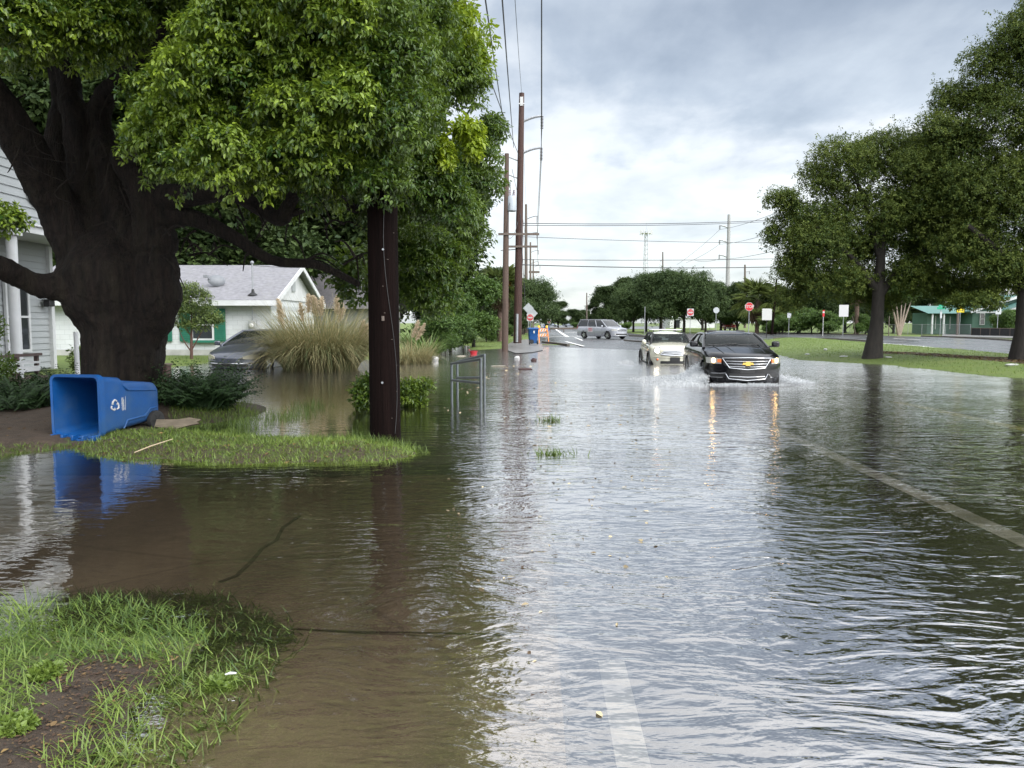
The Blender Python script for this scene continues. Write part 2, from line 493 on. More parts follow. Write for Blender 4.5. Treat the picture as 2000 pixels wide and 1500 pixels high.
M_CONC = asphalt('brown_silted_concrete', (.36, .285, .20), .5, 2.5, .35)
M_WALK = asphalt('concrete_walk', (.15, .145, .14), .22)
ry = nodes(np.arange(-12, 64, 1.0), np.geomspace(64, 900, 24))
rx = np.array([.1, 1.2, 3.5, 7, 10, 12.5])
V = np.array([(a + SL * y, y, float(road_z(y, a))) for y in ry for a in rx])
nx = len(rx); i = np.arange(len(V)).reshape(len(ry), nx)
F = np.stack([i[:-1, :-1], i[:-1, 1:], i[1:, 1:], i[1:, :-1]], -1).reshape(-1, 4)
tag(link('road', npmesh('road', V, F, M_ASPH)), kind='structure')
def flat(name, pts, z, m, thick=0.0):
    mb = MB()
    if thick: mb.prism(pts, thick, Matrix.Translation((0, 0, z - thick)))
    else: mb.add([(x, y, z) for x, y in pts], [tuple(range(len(pts)))])
    a = mb.v[0:3]
    o = mb.build(name, m, smooth=0)
    return tag(o, kind='structure')
def ccw(p):
    a = sum(p[i][0] * p[(i + 1) % len(p)][1] - p[(i + 1) % len(p)][0] * p[i][1] for i in range(len(p)))
    return p if a > 0 else p[::-1]
def drive_z(y): return np.interp(y, [-20, 2.4, 3.2, 3.9, 5.2, 30], [-.010, -.010, -.016, -.045, -.105, -.105])
dx_ = [-14, -8, -4, -2, -1.1, -.6, 0]; dy_ = list(np.arange(-4, 8.01, .4)); V = np.array([(x if k < 6 else .1 + SL * y, y, float(drive_z(y)) - (.035 if k == 6 else .006 if k == 5 else 0) * (y < 4.5) + .012 * (float(vnoise(np.float64(x * 1.3 + 40), np.float64(y * 1.1 + 40))) - .5)) for y in dy_ for k, x in enumerate(dx_)])
i = np.arange(len(V)).reshape(len(dy_), 7); F = np.stack([i[:-1, :-1], i[:-1, 1:], i[1:, 1:], i[1:, :-1]], -1).reshape(-1, 4)
tag(link('driveway', npmesh('driveway', V, F, M_CONC, smooth=True)), kind='structure')
jq = [G(560, 1236, -.06), G(700, 1243, -.06), G(860, 1246, -.06), G(985, 1250, -.06)]; mb = MB()
for a_, c_ in zip(jq[:-1], jq[1:]): mb.beam((a_.x, a_.y, float(drive_z(a_.y)) + .002), (c_.x, c_.y, float(drive_z(c_.y)) + .002), .014, .004)
jq = [G(430, 1142, -.09), G(462, 1128, -.09), G(492, 1094, -.09), G(512, 1068, -.09), G(540, 1052, -.09), G(552, 1028, -.09), G(585, 1005, -.09)]
for a_, c_ in zip(jq[:-1], jq[1:]): mb.beam((a_.x, a_.y, float(drive_z(a_.y)) + .003), (c_.x, c_.y, float(drive_z(c_.y)) + .003), .028, .006)
tag(mb.build('driveway_joint', mat('joint_dirt', (.10, .075, .05), .8), smooth=0), kind='structure')
flat('crossing_road', ccw([(12.4 + SL * 46, 46)] + gxy([(1400, 668), (1490, 663), (1640, 664.5), (1800, 678.5), (1985, 692.5), (2500, 745), (3400, 830), (3400, 690), (2400, 668), (1985, 665), (1850, 659), (1640, 653.5), (1500, 651), (1250, 651)], .05)), .052, M_ASPH)
flat('pavement', ccw(gxy([(1000, 663), (1058, 657), (1060, 684), (1040, 688), (1008, 690), (985, 682)], .03)), .034, M_WALK)
flat('pavement', ccw(gxy([(1840, 656.5), (2300, 668), (2300, 662), (1840, 653)], .12)), .14, M_WALK, .14)
flat('far_road', ccw(gxy([(1040, 643), (1300, 643), (1300, 637.5), (1040, 637.5)], .03)), .058, M_ASPH)
M_WHITE = mat('road_paint_white', (.90, .89, .85), .5, var=.2, vs=6, dirt=((.12, .11, .09), .8))
M_YEL = mat('road_paint_yellow', (.85, .66, .14), .5, var=.2, vs=6, dirt=((.14, .12, .06), .7))
def stripe(xr, y0, y1, w, m, n=12, dz=.004):
    ys = np.linspace(y0, y1, n); mb = MB(); v = []
    for y in ys: v += [(xr + SL * y - w / 2, y, float(road_z(y, xr)) + dz), (xr + SL * y + w / 2, y, float(road_z(y, xr)) + dz)]
    mb.add(v, [(2 * k, 2 * k + 1, 2 * k + 3, 2 * k + 2) for k in range(n - 1)])
    return tag(mb.build('lane_marking', m, smooth=0), kind='structure')
stripe(.335, -3, 3.4, .12, mat('worn_road_paint', (.68, .67, .63), .6, var=.3, vs=5, dirt=((.10, .09, .08), .9))); stripe(3.43, -2, 11.2, .19, M_WHITE, 20); stripe(7.02, 9.5, 15, .26, M_YEL, 20)
stripe(3.5, 62, 74, .2, M_WHITE)
def strip_px(pts, w, m, z=.066):
    q = [Vector((*p, z)) for p in gxy(pts, z)]; v = []
    for k, p in enumerate(q):
        d = (q[min(k + 1, len(q) - 1)] - q[max(k - 1, 0)]).normalized(); s_ = Vector((-d.y, d.x, 0)) * w / 2
        v += [p + s_, p - s_]
    mb = MB().add(v, [(2 * k, 2 * k + 1, 2 * k + 3, 2 * k + 2) for k in range(len(q) - 1)])
    return tag(mb.build('lane_marking', m, smooth=0), kind='structure')
strip_px([(1084, 642), (1096, 650), (1109, 658)], .35, M_WHITE); strip_px([(1058, 658.5), (1130, 656.5), (1150, 655)], .45, M_WHITE)
strip_px([(1105, 667), (1140, 676)], .2, M_WHITE); strip_px([(1100, 650), (1140, 648.5)], .5, M_WHITE)
strip_px([(1700, 669), (1800, 676), (1840, 681)], .25, M_WHITE); strip_px([(1745, 661), (1800, 664)], .2, M_WHITE)
M_KERB = mat('kerb_stained', (.10, .085, .07), .6, var=.4, vs=2)
def kerb(pts, h=.13, w=.18, z0=.05):
    q = gxy(pts, z0); mb = MB()
    for a, c in zip(q[:-1], q[1:]): mb.beam((*a, z0 + h / 2 - .02), (*c, z0 + h / 2 - .02), w, h + .04)
    return tag(mb.build('kerb', M_KERB), kind='structure')
kerb([(1510, 661.5), (1570, 662), (1640, 664), (1700, 668)]); kerb([(1985, 667), (1930, 663), (1850, 659), (1800, 657.5)])
kerb([(1700, 655.5), (1640, 653.5), (1540, 651.5), (1450, 650.5)]); kerb([(1060, 669), (1085, 671.5), (1110, 675)], .10)
kerb([(1230, 657), (1262, 658.5), (1300, 658)], .15); kerb([(1220, 666), (1262, 669)], .1)

# ---------------------------------------------------------------- water
wx = nodes(np.arange(-46, -9, 1.), np.arange(-9, 1.2, .2), np.arange(1.2, 30, 1.), np.arange(30, 48, 3.))
wy = nodes(np.arange(-9, 0, 1.), np.arange(0, 13, .2), np.arange(13, 62, 1.))
X, Y, F = sheet_grid(wx, wy)
bed = zg(X, Y)
xr = X - SL * Y
bed = np.where((xr > .1) & (xr < 12.5), np.maximum(bed, road_z(Y, xr)), bed)
bed = np.where((xr <= .1) & (Y < 8.2) & (X > -14), np.maximum(bed, drive_z(Y)), bed)
depth = np.clip(-bed, 0, .4)
depth = np.where((Y > 6) & (xr < .1), depth * (1 + .5 * smooth((Y - 6) / 2)), depth)
m = bpy.data.materials.new('flood_water'); t, o = nt(m); b = NB(t)
pos = b.n('NewGeometry').outputs['Position']
dep = b.n('Attribute', attribute_name='tint').outputs['Fac']
warp = b.n('TexNoise', i_Scale=.5, i_Detail=2.0); b.put(warp.inputs['Vector'], pos)
wp = b.n('VectorMath', operation='MULTIPLY_ADD'); t.links.new(warp.outputs[1], wp.inputs[0]); wp.inputs[1].default_value = (.9, .9, 0); t.links.new(pos, wp.inputs[2])
wp = wp.outputs[0]
a1 = b.noise(b.mapping(wp, (3.0, 7.6, 1), (0, 0, .14)), 1.0, 2.5, .5, .4)
a2 = b.noise(b.mapping(wp, (8.0, 15.0, 1), (0, 0, -.4)), 1.0, 3, .5, .3)
a3 = b.noise(b.mapping(pos, (.55, 1.1, 1), (0, 0, .2)), 1.0, 2, .5)
a4 = b.noise(b.mapping(pos, (14, 20, 1), (0, 0, .3)), 1.0, 2, .5)
patchy = b.ramp(b.noise(b.mapping(pos, (.28, .35, 1)), 1.0, 3, .5), [(.3, .45), (.7, 1.25)])
sx = b.n('SeparateXYZ'); t.links.new(pos, sx.inputs[0])
calm = b.n('MapRange', interpolation_type='SMOOTHSTEP', i_1=-2.6, i_2=.9, i_3=.22, i_4=1.0); t.links.new(sx.outputs[0], calm.inputs[0])
h = b.math('ADD', b.math('MULTIPLY', a1, .0180), b.math('MULTIPLY', a2, .0066))
h = b.math('ADD', h, b.math('MULTIPLY', a4, .0012))
h = b.math('MULTIPLY', b.math('MULTIPLY', h, patchy), calm.outputs[0])
h = b.math('ADD', h, b.math('MULTIPLY', b.math('MULTIPLY', a3, calm.outputs[0]), .018))
bm = b.n('Bump', i_Strength=1.0, i_Distance=1.0); b.put(bm.inputs['Height'], h)
fr = b.n('Fresnel', i_IOR=1.36); t.links.new(bm.outputs[0], fr.inputs['Normal'])
fac = b.math('MULTIPLY', b.math('POWER', fr.outputs[0], .30), 1.06, True)
rg = b.n('MapRange', interpolation_type='SMOOTHSTEP', i_1=5.0, i_2=26.0, i_3=.012, i_4=.16); t.links.new(sx.outputs[1], rg.inputs[0])
gl = b.n('BsdfGlossy'); t.links.new(rg.outputs[0], gl.inputs['Roughness']); gl.inputs[0].default_value = (1, .985, .985, 1); t.links.new(bm.outputs[0], gl.inputs['Normal'])
tr = b.n('BsdfTransparent'); b.put(tr.inputs[0], b.mix(b.math('MULTIPLY', dep, 4.0, True), (.96, .93, .87), (.58, .51, .38)))
df = b.n('BsdfDiffuse'); df.inputs[0].default_value = (.080, .068, .048, 1)
turb = b.math('SUBTRACT', 1.0, b.math('POWER', 2.718, b.math('MULTIPLY', dep, -2.6)))
und = b.n('MixShader'); b.put(und.inputs[0], turb); t.links.new(tr.outputs[0], und.inputs[1]); t.links.new(df.outputs[0], und.inputs[2])
mx = b.n('MixShader'); b.put(mx.inputs[0], fac); t.links.new(und.outputs[0], mx.inputs[1]); t.links.new(gl.outputs[0], mx.inputs[2])
t.links.new(mx.outputs[0], o.inputs[0])
tag(link('water', npmesh('water', np.stack([X, Y, np.zeros(len(X))], 1), F, m, depth, smooth=True)), kind='structure')
# ---------------------------------------------------------------- vehicles
M_TYRE = mat('tyre_rubber', (.018, .018, .018), .7, var=.3)
M_RIM = mat('alloy_rim', (.55, .56, .57), .25, .9)
M_BLACK = mat('black_plastic', (.012, .012, .013), .45)
M_CHROME = mat('chrome', (.42, .43, .45), .15, 1.0, var=.03)
M_GLASS = glassmat('car_glass', (.035, .042, .042), .13)
M_DGLASS = glassmat('dark_car_glass', (.012, .014, .016), .8)
M_SEAT = mat('seat_cloth', (.035, .035, .037), .8)
M_GOLD = mat('gold_emblem', (.75, .50, .12), .25, .6, var=.05)
M_WARM = lampmat('warm_lamp', (1.0, .62, .22), 16)
M_WLAMP = lampmat('white_lamp', (1.0, .93, .78), 9)
M_AMBER = mat('amber_lens', (.75, .20, .06), .2, emit=.5)
M_CLEAR = mat('lamp_lens', (.50, .50, .47), .12, coat=1)
M_TAIL = mat('red_lens', (.35, .012, .012), .15, coat=1)
def wheel(par, x, y, R, w, nsp=5, dark=False):
    wt = thing('wheel', None, None, (x, y, R)); wt.parent = par
    T = Matrix.Rotation(PI / 2, 4, 'Y')
    o = MB().lathe([(R * .60, -w / 2), (R * .93, -w / 2), (R, -w * .34), (R, w * .34), (R * .93, w / 2), (R * .60, w / 2)], 28, T).build('tyre', M_TYRE, wt)
    rm = MB().lathe([(R * .64, -w * .40), (R * .64, w * .40)], 24, T)
    s = 1 if x > 0 else -1
    rim = MB().lathe([(R * .56, s * w * .40), (R * .63, s * w * .44), (R * .63, s * w * .50), (R * .56, s * w * .47)], 24, T)
    for k in range(nsp):
        a = 2 * PI * k / nsp
        rim.beam((s * w * .46, 0, 0), (s * w * .46, math.cos(a) * R * .58, math.sin(a) * R * .58), .03, R * .16)
    rim.lathe([(R * .15, s * w * .42), (R * .13, s * w * .52)], 12, T)
    rim.build('rim', M_RIM if not dark else M_BLACK, wt)
    rm.build('brake_disc', M_BLACK, wt)
    return wt
class Car:
    def __init__(s, name, label, cat, loc, rz, sp, paint, glass=None, group=None):
        s.sp = sp; L = sp['L']; s.paint = paint
        s.t = thing(name, label, cat, loc, rz, group)
        s.hw = sp['w'] / 2; s.nose = sp.get('nose', .35); s.tail = sp.get('tail', .25)
        wheels = sp['wheels']; R = sp['R']
        ys = [-L / 2 + s.nose * (u ** 3) for u in np.linspace(.15, 1, 8)]
        ys += list(np.arange(-L / 2 + s.nose + .05, L / 2 - s.tail, .06))
        ys += [L / 2 - s.tail * (u ** 3) for u in np.linspace(1, .15, 6)]
        secs = []
        for y in ys:
            f = y + L / 2; q = L / 2 - y
            w = s.hw * min(1, (max(f, 0) / s.nose) ** (1 / 3), (max(q, 0) / s.tail) ** (1 / 3))
            w *= np.interp(f / L, [0, .2, .5, .85, 1], sp.get('plan', [.97, 1, 1, .99, .95]))
            zt = float(np.interp(f, *sp['top'])); zl = float(np.interp(f, *sp['low']))
            Ra = R * 1.17
            for yw in wheels:
                if abs(y - yw) < Ra: zl = max(zl, R * 1.0 + math.sqrt(Ra * Ra - (y - yw) ** 2))
            zl = min(zl, zt - .1); h = zt - zl; sh = sp['low'][1][2]
            def zz(k): return max(zl + .004 * k, sh + (zt - sh) * k)
            half = [(0, zl), (w * .80, zl), (w * .955, zl + .01), (w * .99, max(zl + .02, sh + .12)), (w, zz(.45)), (w * .995, zz(.66)), (w * .975, zz(.80)), (w * .925, zz(.93)), (w * .84, zt), (w * .5, zt + sp.get('crown', .035) * .8), (0, zt + sp.get('crown', .035))]
            pr = [(x, y, z) for x, z in half] + [(-x, y, z) for x, z in half[-2:0:-1]]
            secs.append(pr)
        s.body = MB().loft(secs).build('body', paint, s.t, 38)
        s.gl = glass or M_GLASS
        s.house(sp['house'], sp)
        sl_ = sp['low'][1][2]; MB().box((0, 0, sl_ + .10), (sp['w'] * .80, L * .86, .16)).build('underbody', M_BLACK, s.t)
        for yw in wheels:
            for x in (-1, 1): wheel(s.t, x * (s.hw - sp.get('tw', .22) / 2 - .015), yw, R, sp.get('tw', .22), sp.get('nsp', 5))
    def yf(s, x): return -s.sp['L'] / 2 + s.nose * min(1, abs(x) / (s.hw * .97)) ** 3
    def yr(s, x): return s.sp['L'] / 2 - s.tail * min(1, abs(x) / (s.hw * .95)) ** 3
    def house(s, h, sp):
        (yb, zb, wb), (yt, zt, wt), (yq, zq, wq), (ye, ze, we) = h    # screen base, screen top, rear top, rear base
        g = s.gl
        MB().patch((-wb, yb, zb), (wb, yb, zb), (wt, yt, zt), (-wt, yt, zt), 8, 6, (0, -.06, .03)).build('windscreen', g, s.t)
        MB().patch((we, ye, ze), (-we, ye, ze), (-wq, yq, zq), (wq, yq, zq), 8, 6, (0, .06, .02)).build('rear_window', g, s.t)
        rf = MB().patch((-wt, yt, zt), (wt, yt, zt), (wq, yq, zq), (-wq, yq, zq), 8, 10, (0, 0, sp.get('roofcrown', .05)))
        rf.patch((-wt, yt, zt - .03), (-wq, yq, zq - .03), (wq, yq, zq - .03), (wt, yt, zt - .03), 2, 2)
        rf.build('roof', sp.get('roofm', s.paint), s.t)
        pm = sp.get('pillar', s.paint)
        for q in (-1, 1):
            pil = MB(); A0, A1, C1, C0 = Vector((q * wb, yb, zb)), Vector((q * wt, yt, zt)), Vector((q * wq, yq, zq)), Vector((q * we, ye, ze))
            sg = MB()
            if q < 0: sg.patch(A0, A1, C1, C0, 6, 6, (q * .03, 0, 0))
            else: sg.patch(A0, C0, C1, A1, 6, 6, (q * .03, 0, 0))
            sg.build('side_window', g, s.t)
            pil.tube([A0 + Vector((0, -.05, -.04)), (A0 + A1) / 2 + Vector((q * .012, 0, .01)), A1], [.045, .036, .034], 6)
            pil.tube([A1, (A1 + C1) / 2 + Vector((q * .005, 0, .022)), C1], .034, 6)
            pil.tube([C1, (C1 + C0) / 2, C0 + Vector((0, .05, -.05))], [.036, .055, .07], 6)
            for k in sp.get('posts', [.45]):
                a = A1.lerp(C1, k); bb = A0.lerp(C0, k + sp.get('postlean', .04))
                pil.tube([bb + Vector((q * .01, 0, -.05)), (a + bb) / 2 + Vector((q * .028, 0, 0)), a], .032, 6)
            if sp.get('fill') is not None:          # solid quarter panel behind the last window
                k = sp['fill']
                p0, p1 = A0.lerp(C0, k), A1.lerp(C1, k); off = Vector((q * .012, 0, 0))
                pil.patch(p0 + off, C0 + off, C1 + off, p1 + off, 3, 3, (q * .02, 0, 0))
            pil.build('pillar', pm, s.t)
        if sp.get('seats', True):
            for x in (-.38, .38):
                se = MB().box((x, yb + 1.35, zb - .1), (.5, .16, .62)).box((x, yb + 1.4, zb + .32), (.27, .12, .2))
                se.build('seat', M_SEAT, s.t, bevel=.04)
            MB().tube([(.0, yt + .12, zt - .06), (.0, yt + .08, zt - .14)], .015, 6).box((0, yt + .08, zt - .13), (.24, .03, .07)).build('inside_mirror', M_BLACK, s.t, bevel=.01)
            MB().box((0, yb + .32, zb - .05), (wb * 1.8, .5, .1)).build('dashboard', M_BLACK, s.t, bevel=.04)
    def fpanel(s, name, xs, lo, hi, m, off=.012, rear=False, par=None):
        mb = MB(); f = s.yr if rear else s.yf; sg = 1 if rear else -1; n = len(xs); v = []
        for x, a, c in zip(xs, lo, hi):
            for z in (a, (a + c) / 2, c): v.append((x, f(x) + sg * off, z))
        for x, a, c in zip(xs, lo, hi):
            for z in (a, (a + c) / 2, c): v.append((x, f(x) - sg * .05, z))
        fc = []
        for k in range(n - 1):
            for j in (0, 1):
                q = (k * 3 + j, k * 3 + 3 + j, k * 3 + 4 + j, k * 3 + 1 + j); fc.append(q)
        o = 3 * n
        rim = [3 * k for k in range(n)] + [3 * n - 2] + [3 * k + 2 for k in range(n - 1, -1, -1)] + [1]
        fc += [(rim[i], rim[i - 1], rim[i - 1] + o, rim[i] + o) for i in range(len(rim))]
        return mb.add(v, fc).build(name, m, par or s.t, 50)
    def fline(s, name, pts, r, m, off=.02, rear=False):
        f = s.yr if rear else s.yf; sg = 1 if rear else -1; q = []
        for (x0, z0), (x1, z1) in zip(pts[:-1], pts[1:]):
            for k in np.linspace(0, 1, 6, endpoint=False): q.append((x0 + (x1 - x0) * k, 0, z0 + (z1 - z0) * k))
        q.append((pts[-1][0], 0, pts[-1][1]))
        return MB().tube([(x, f(x) + sg * off, z) for x, _, z in q], r, 6).build(name, m, s.t)
    def disc(s, name, x, z, r, m, off=.02, d=.04, par=None, sx=1.0):
        M = Matrix.Translation((x, s.yf(x) - off, z)) @ Matrix.Rotation(math.atan2(s.yf(x + .05) - s.yf(x - .05), .1), 4, 'Z') @ RX
        M = M @ Matrix.Diagonal((sx, 1, 1, 1))
        return MB().lathe([(r * .98, -d), (r, 0), (r * .75, r * .22), (r * .35, r * .32), (.002, r * .35)], 20, M).build(name, m, par or s.t)
    def mirror(s, y, z, m, x=None, d=(.20, .10, .15)):
        for q in (-1, 1):
            xx = (x or s.hw) + .12
            o = MB().box((q * xx, y, z), d).build('side_mirror', m, s.t, bevel=.04)
            MB().beam((q * (s.hw * .86), y + .03, z - .07), (q * xx, y, z - .05), .05, .04).build('mirror_arm', M_BLACK, o)
def lin(a, b, n): return list(np.linspace(a, b, n))

# black sedan
P_BLK = mat('black_car_paint', (.004, .004, .006), .16, var=.05, coat=.25, spec=.3)
SED = dict(L=5.1, w=1.86, nose=.58, tail=.3, R=.335, wheels=[-1.60, 1.24], tw=.23, crown=.04,
           top=([0, .05, .25, 1.0, 1.55, 2.6, 3.9, 4.3, 5.0, 5.1], [.70, .80, .86, .98, 1.04, 1.05, 1.07, 1.06, 1.0, .85]),
           low=([0, .15, .5, 4.6, 5.1], [.24, .20, .19, .20, .34]),
           house=[(-1.08, 1.03, .82), (-.22, 1.355, .66), (1.05, 1.34, .64), (1.80, 1.06, .74)], posts=[.42], seats=True, roofcrown=.09)
c0 = P(1455, 757, 19.6)
sed = Car('sedan', 'black sedan driving through the flood with its lamps lit', 'car', (5.68 + .09 * 2.5, 18.55 + 2.5, -.16), -.085, SED, P_BLK)
x9 = lin(-.56, .56, 9)
sed.fpanel('grille', x9, [.545 + .10 * max(0, abs(x) - .36) / .2 for x in x9], [.79 + .012 * (1 - (x / .56) ** 2) for x in x9], M_BLACK)
gr = sed.fline('grille_surround', [(-.58, .80), (0, .815), (.58, .80), (.42, .565), (0, .525), (-.42, .565), (-.58, .80)], .011, M_CHROME)
for z in (.60, .665, .73): sed.fline('grille_bar', [(-.50 + (.73 - z) * .5, z), (0, z - .01), (.50 - (.73 - z) * .5, z)], .007, M_CHROME, .018)
bt = [(-.14, -.025), (-.05, -.025), (-.06, -.05), (.06, -.05), (.05, -.025), (.14, -.025), (.115, .025), (.05, .025), (.06, .05), (-.06, .05), (-.05, .025), (-.115, .025)]
MB().prism(bt, .03, Matrix.Translation((0, sed.yf(0) - .02, .672)) @ RX).build('emblem', M_GOLD, sed.t)
for q in (-1, 1):
    xs = sorted([q * .60, q * .68, q * .76, q * .84, q * .90])
    hl = sed.fpanel('headlight', xs, [.655 + .02 * abs(abs(x) - .6) for x in xs], [.79 + .06 * (abs(x) - .6) for x in xs], M_CLEAR, .014)
    sed.disc('lamp', q * .76, .735, .062, M_WARM, .02, par=hl)
    xs = sorted([q * .60, q * .64, q * .68]); sed.fpanel('turn_signal', xs, [.69] * 3, [.77] * 3, M_AMBER, .024, par=hl)
    xs = sorted([q * .52, q * .62, q * .72, q * .82]); sed.fpanel('fog_pocket', xs, [.335] * 4, [.43] * 4, M_BLACK, .012)
    sed.fline('chrome_trim', [(q * .50, .44), (q * .62, .425), (q * .80, .42)] if q < 0 else [(q * .52, .42), (q * .56, .37), (q * .60, .33)], .007, M_CHROME)
    sed.fline('chrome_trim', [(q * .80, .42), (q * .86, .37), (q * .80, .32), (q * .56, .33)], .005, M_CHROME)
x9 = lin(-.42, .42, 7); sed.fpanel('lower_intake', x9, [.29] * 7, [.43] * 7, M_BLACK, .012)
sed.fline('intake_trim', [(-.50, .42), (-.43, .30), (0, .265), (.43, .30), (.50, .42)], .010, M_CHROME)
sed.fline('intake_bar', [(-.42, .36), (0, .345), (.42, .36)], .009, M_CHROME, .014)
sed.fpanel('plate_mount', lin(-.17, .17, 3), [.44] * 3, [.52] * 3, M_BLACK, .02)
sed.mirror(-.92, 1.10, P_BLK)
for q in (-1, 1):
    hood = MB()
    hood.tube([(q * .50, -2.15, .905), (q * .55, -1.6, .995), (q * .58, -1.15, 1.052)], [.012, .02, .016], 6)
    hood.build('hood_crease', P_BLK, sed.t); hood = MB()
    hood.tube([(q * .22, -2.15, .915), (q * .26, -1.6, 1.008), (q * .28, -1.15, 1.066)], [.010, .015, .012], 6)
    hood.build('hood_crease', P_BLK, sed.t)
MB().tube([(-.72, -1.14, 1.075), (-.1, -1.02, 1.10), (.05, -1.0, 1.11)], .012, 5).build('wiper', M_BLACK, sed.t); MB().tube([(.05, -1.12, 1.08), (.6, -1.0, 1.10)], .012, 5).build('wiper', M_BLACK, sed.t)
for q in (-1, 1):
    for y in (-.15, .95): MB().box((q * .945, y, .86), (.02, .22, .035)).build('door_handle', P_BLK, sed.t, bevel=.006)
    MB().tube([(q * .938, y, .32 + k * .1) for y, k in ((-.92, 0), (-.98, 3), (-.98, 6))], .004, 4).build('door_gap', M_BLACK, sed.t); MB().tube([(q * .938, .32, .32), (q * .938, .36, .95)], .004, 4).build('door_gap', M_BLACK, sed.t)
    MB().tube([(q * .74, -.95, 1.075), (q * .715, 1.4, 1.085)], .012, 5).build('window_trim', M_CHROME, sed.t)

# cream hatchback
P_CRM = mat('cream_car_paint', (.58, .56, .45), .25, var=.05, coat=1)
MIN = dict(L=3.72, w=1.69, nose=.38, tail=.2, R=.31, wheels=[-1.13, 1.34], tw=.2, crown=.05,
           top=([0, .04, .22, .7, 1.1, 1.6, 3.6, 3.72], [.62, .76, .86, .93, .98, 1.0, 1.02, .9]),
           low=([0, .15, .4, 3.4, 3.72], [.26, .20, .20, .2, .3]),
           house=[(-.78, .97, .72), (-.36, 1.33, .585), (1.45, 1.33, .56), (1.70, 1.0, .68)], posts=[.42, .8], roofcrown=.10, pillar=M_BLACK)
mini = Car('hatchback', 'cream small hatchback with roof rack and round lit headlights', 'car', (5.88, 27.25 + 1.86, -.25), -.05, MIN, P_CRM)
x9 = lin(-.47, .47, 9)
mini.fpanel('grille', x9, [.60 + .05 * (x / .47) ** 2 for x in x9], [.735 - .06 * (x / .47) ** 4 for x in x9], M_BLACK)
mini.fline('grille_surround', [(-.50, .62), (-.40, .725), (0, .755), (.40, .725), (.50, .62), (.3, .60), (0, .585), (-.3, .60), (-.50, .62)], .022, M_CHROME)
for z in (.635, .67, .705): mini.fline('grille_bar', [(-.42, z), (0, z + .01), (.42, z)], .012, M_CHROME, .016)
x9 = lin(-.5, .5, 7); mini.fpanel('lower_intake', x9, [.29] * 7, [.385] * 7, M_BLACK, .014)
mini.fpanel('licence_plate', lin(-.17, .17, 3), [.375] * 3, [.52] * 3, M_BLACK, .035)
mini.fline('bumper_line', [(-.75, .53), (-.4, .51), (0, .505), (.4, .51), (.75, .53)], .012, P_CRM, .012)
for q in (-1, 1):
    h_ = mini.disc('headlight', q * .62, .76, .125, M_CHROME, .0, .12)
    mini.disc('lamp', q * .62, .76, .105, M_WLAMP, .02, .03, par=h_)
    f_ = mini.disc('fog_lamp', q * .60, .44, .055, M_CHROME, .01); mini.disc('turn_signal', q * .60, .44, .04, M_AMBER, .025, par=f_)
    MB().lathe([(.02, -.08), (.09, -.06), (.115, 0), (.09, .06), (.02, .08)], 14, Matrix.Translation((q * .95, -.62, 1.02)) @ Matrix.Rotation(PI / 2, 4, 'Y')).build('side_mirror', P_CRM, mini.t)
    MB().beam((q * .72, -.6, .95), (q * .9, -.62, .99), .05, .04).build('mirror_arm', M_BLACK, mini.t)
    for yw in MIN['wheels']:
        a_ = [(q * .845, yw + .40 * math.cos(a), .31 + .40 * math.sin(a)) for a in np.linspace(-.15, PI + .15, 14)]
        MB().tube(a_, .032, 6).build('wheel_arch', M_BLACK, mini.t)
    MB().tube([(q * .842, -.7, .26), (q * .842, .9, .26)], .035, 6).build('sill', M_BLACK, mini.t)
    MB().tube([(q * .53, -.05, 1.41), (q * .53, .02, 1.465), (q * .53, 1.0, 1.465), (q * .53, 1.1, 1.41)], .017, 6).build('roof_rack_rail', M_BLACK, mini.t)
MB().tube([(-.56, .12, 1.475), (.56, .12, 1.475)], .022, 6).build('roof_rack_bar', M_CHROME, mini.t); MB().tube([(-.56, .9, 1.475), (.56, .9, 1.475)], .022, 6).build('roof_rack_bar', M_CHROME, mini.t)
MB().tube([(-.55, -.84, 1.0), (-.05, -.72, 1.03)], .012, 5).build('wiper', M_BLACK, mini.t); MB().tube([(.1, -.84, 1.01), (.55, -.72, 1.02)], .012, 5).build('wiper', M_BLACK, mini.t)
MB().lathe([(.05, 0), (.05, .012)], 12, Matrix.Translation((0, -1.68, .865)) @ Matrix.Rotation(.9, 4, 'X')).build('emblem', M_CHROME, mini.t)

# grey minivan turning at the junction
P_GRY = mat('grey_car_paint', (.34, .35, .39), .3, .3, var=.05, coat=.8)
VAN = dict(L=5.15, w=1.96, nose=.5, tail=.2, R=.34, wheels=[-1.63, 1.45], tw=.22, crown=.03,
           top=([0, .06, .3, .9, 1.25, 1.6, 5.0, 5.15], [.66, .84, .92, 1.02, 1.08, 1.08, 1.10, 1.0]),
           low=([0, .15, .5, 4.8, 5.15], [.27, .22, .21, .22, .38]),
           house=[(-1.42, 1.06, .86), (-.55, 1.66, .68), (2.25, 1.68, .66), (2.48, 1.08, .80)], posts=[.28, .60], roofcrown=.05, seats=False)
vc = G(1186, 664, .06)
van = Car('minivan', 'grey minivan turning at the junction behind the cream hatchback', 'car', (vc.x + .2, vc.y + 5, .06), rad(36), VAN, P_GRY, M_DGLASS)
x9 = lin(-.5, .5, 7)
van.fpanel('grille', x9, [.70] * 7, [.86 - .04 * (x / .5) ** 2 for x in x9], M_BLACK)
van.fline('grille_bar', [(-.5, .78), (.5, .78)], .022, M_CHROME); van.fline('grille_bar', [(0, .70), (0, .86)], .022, M_CHROME)
van.fline('grille_surround', [(-.52, .86), (0, .875), (.52, .86), (.48, .69), (-.48, .69), (-.52, .86)], .014, M_CHROME)
x9 = lin(-.7, .7, 7); van.fpanel('lower_intake', x9, [.36] * 7, [.47] * 7, M_BLACK, .014); van.fline('bumper_trim', [(-.85, .33), (0, .31), (.85, .33)], .02, M_CHROME)
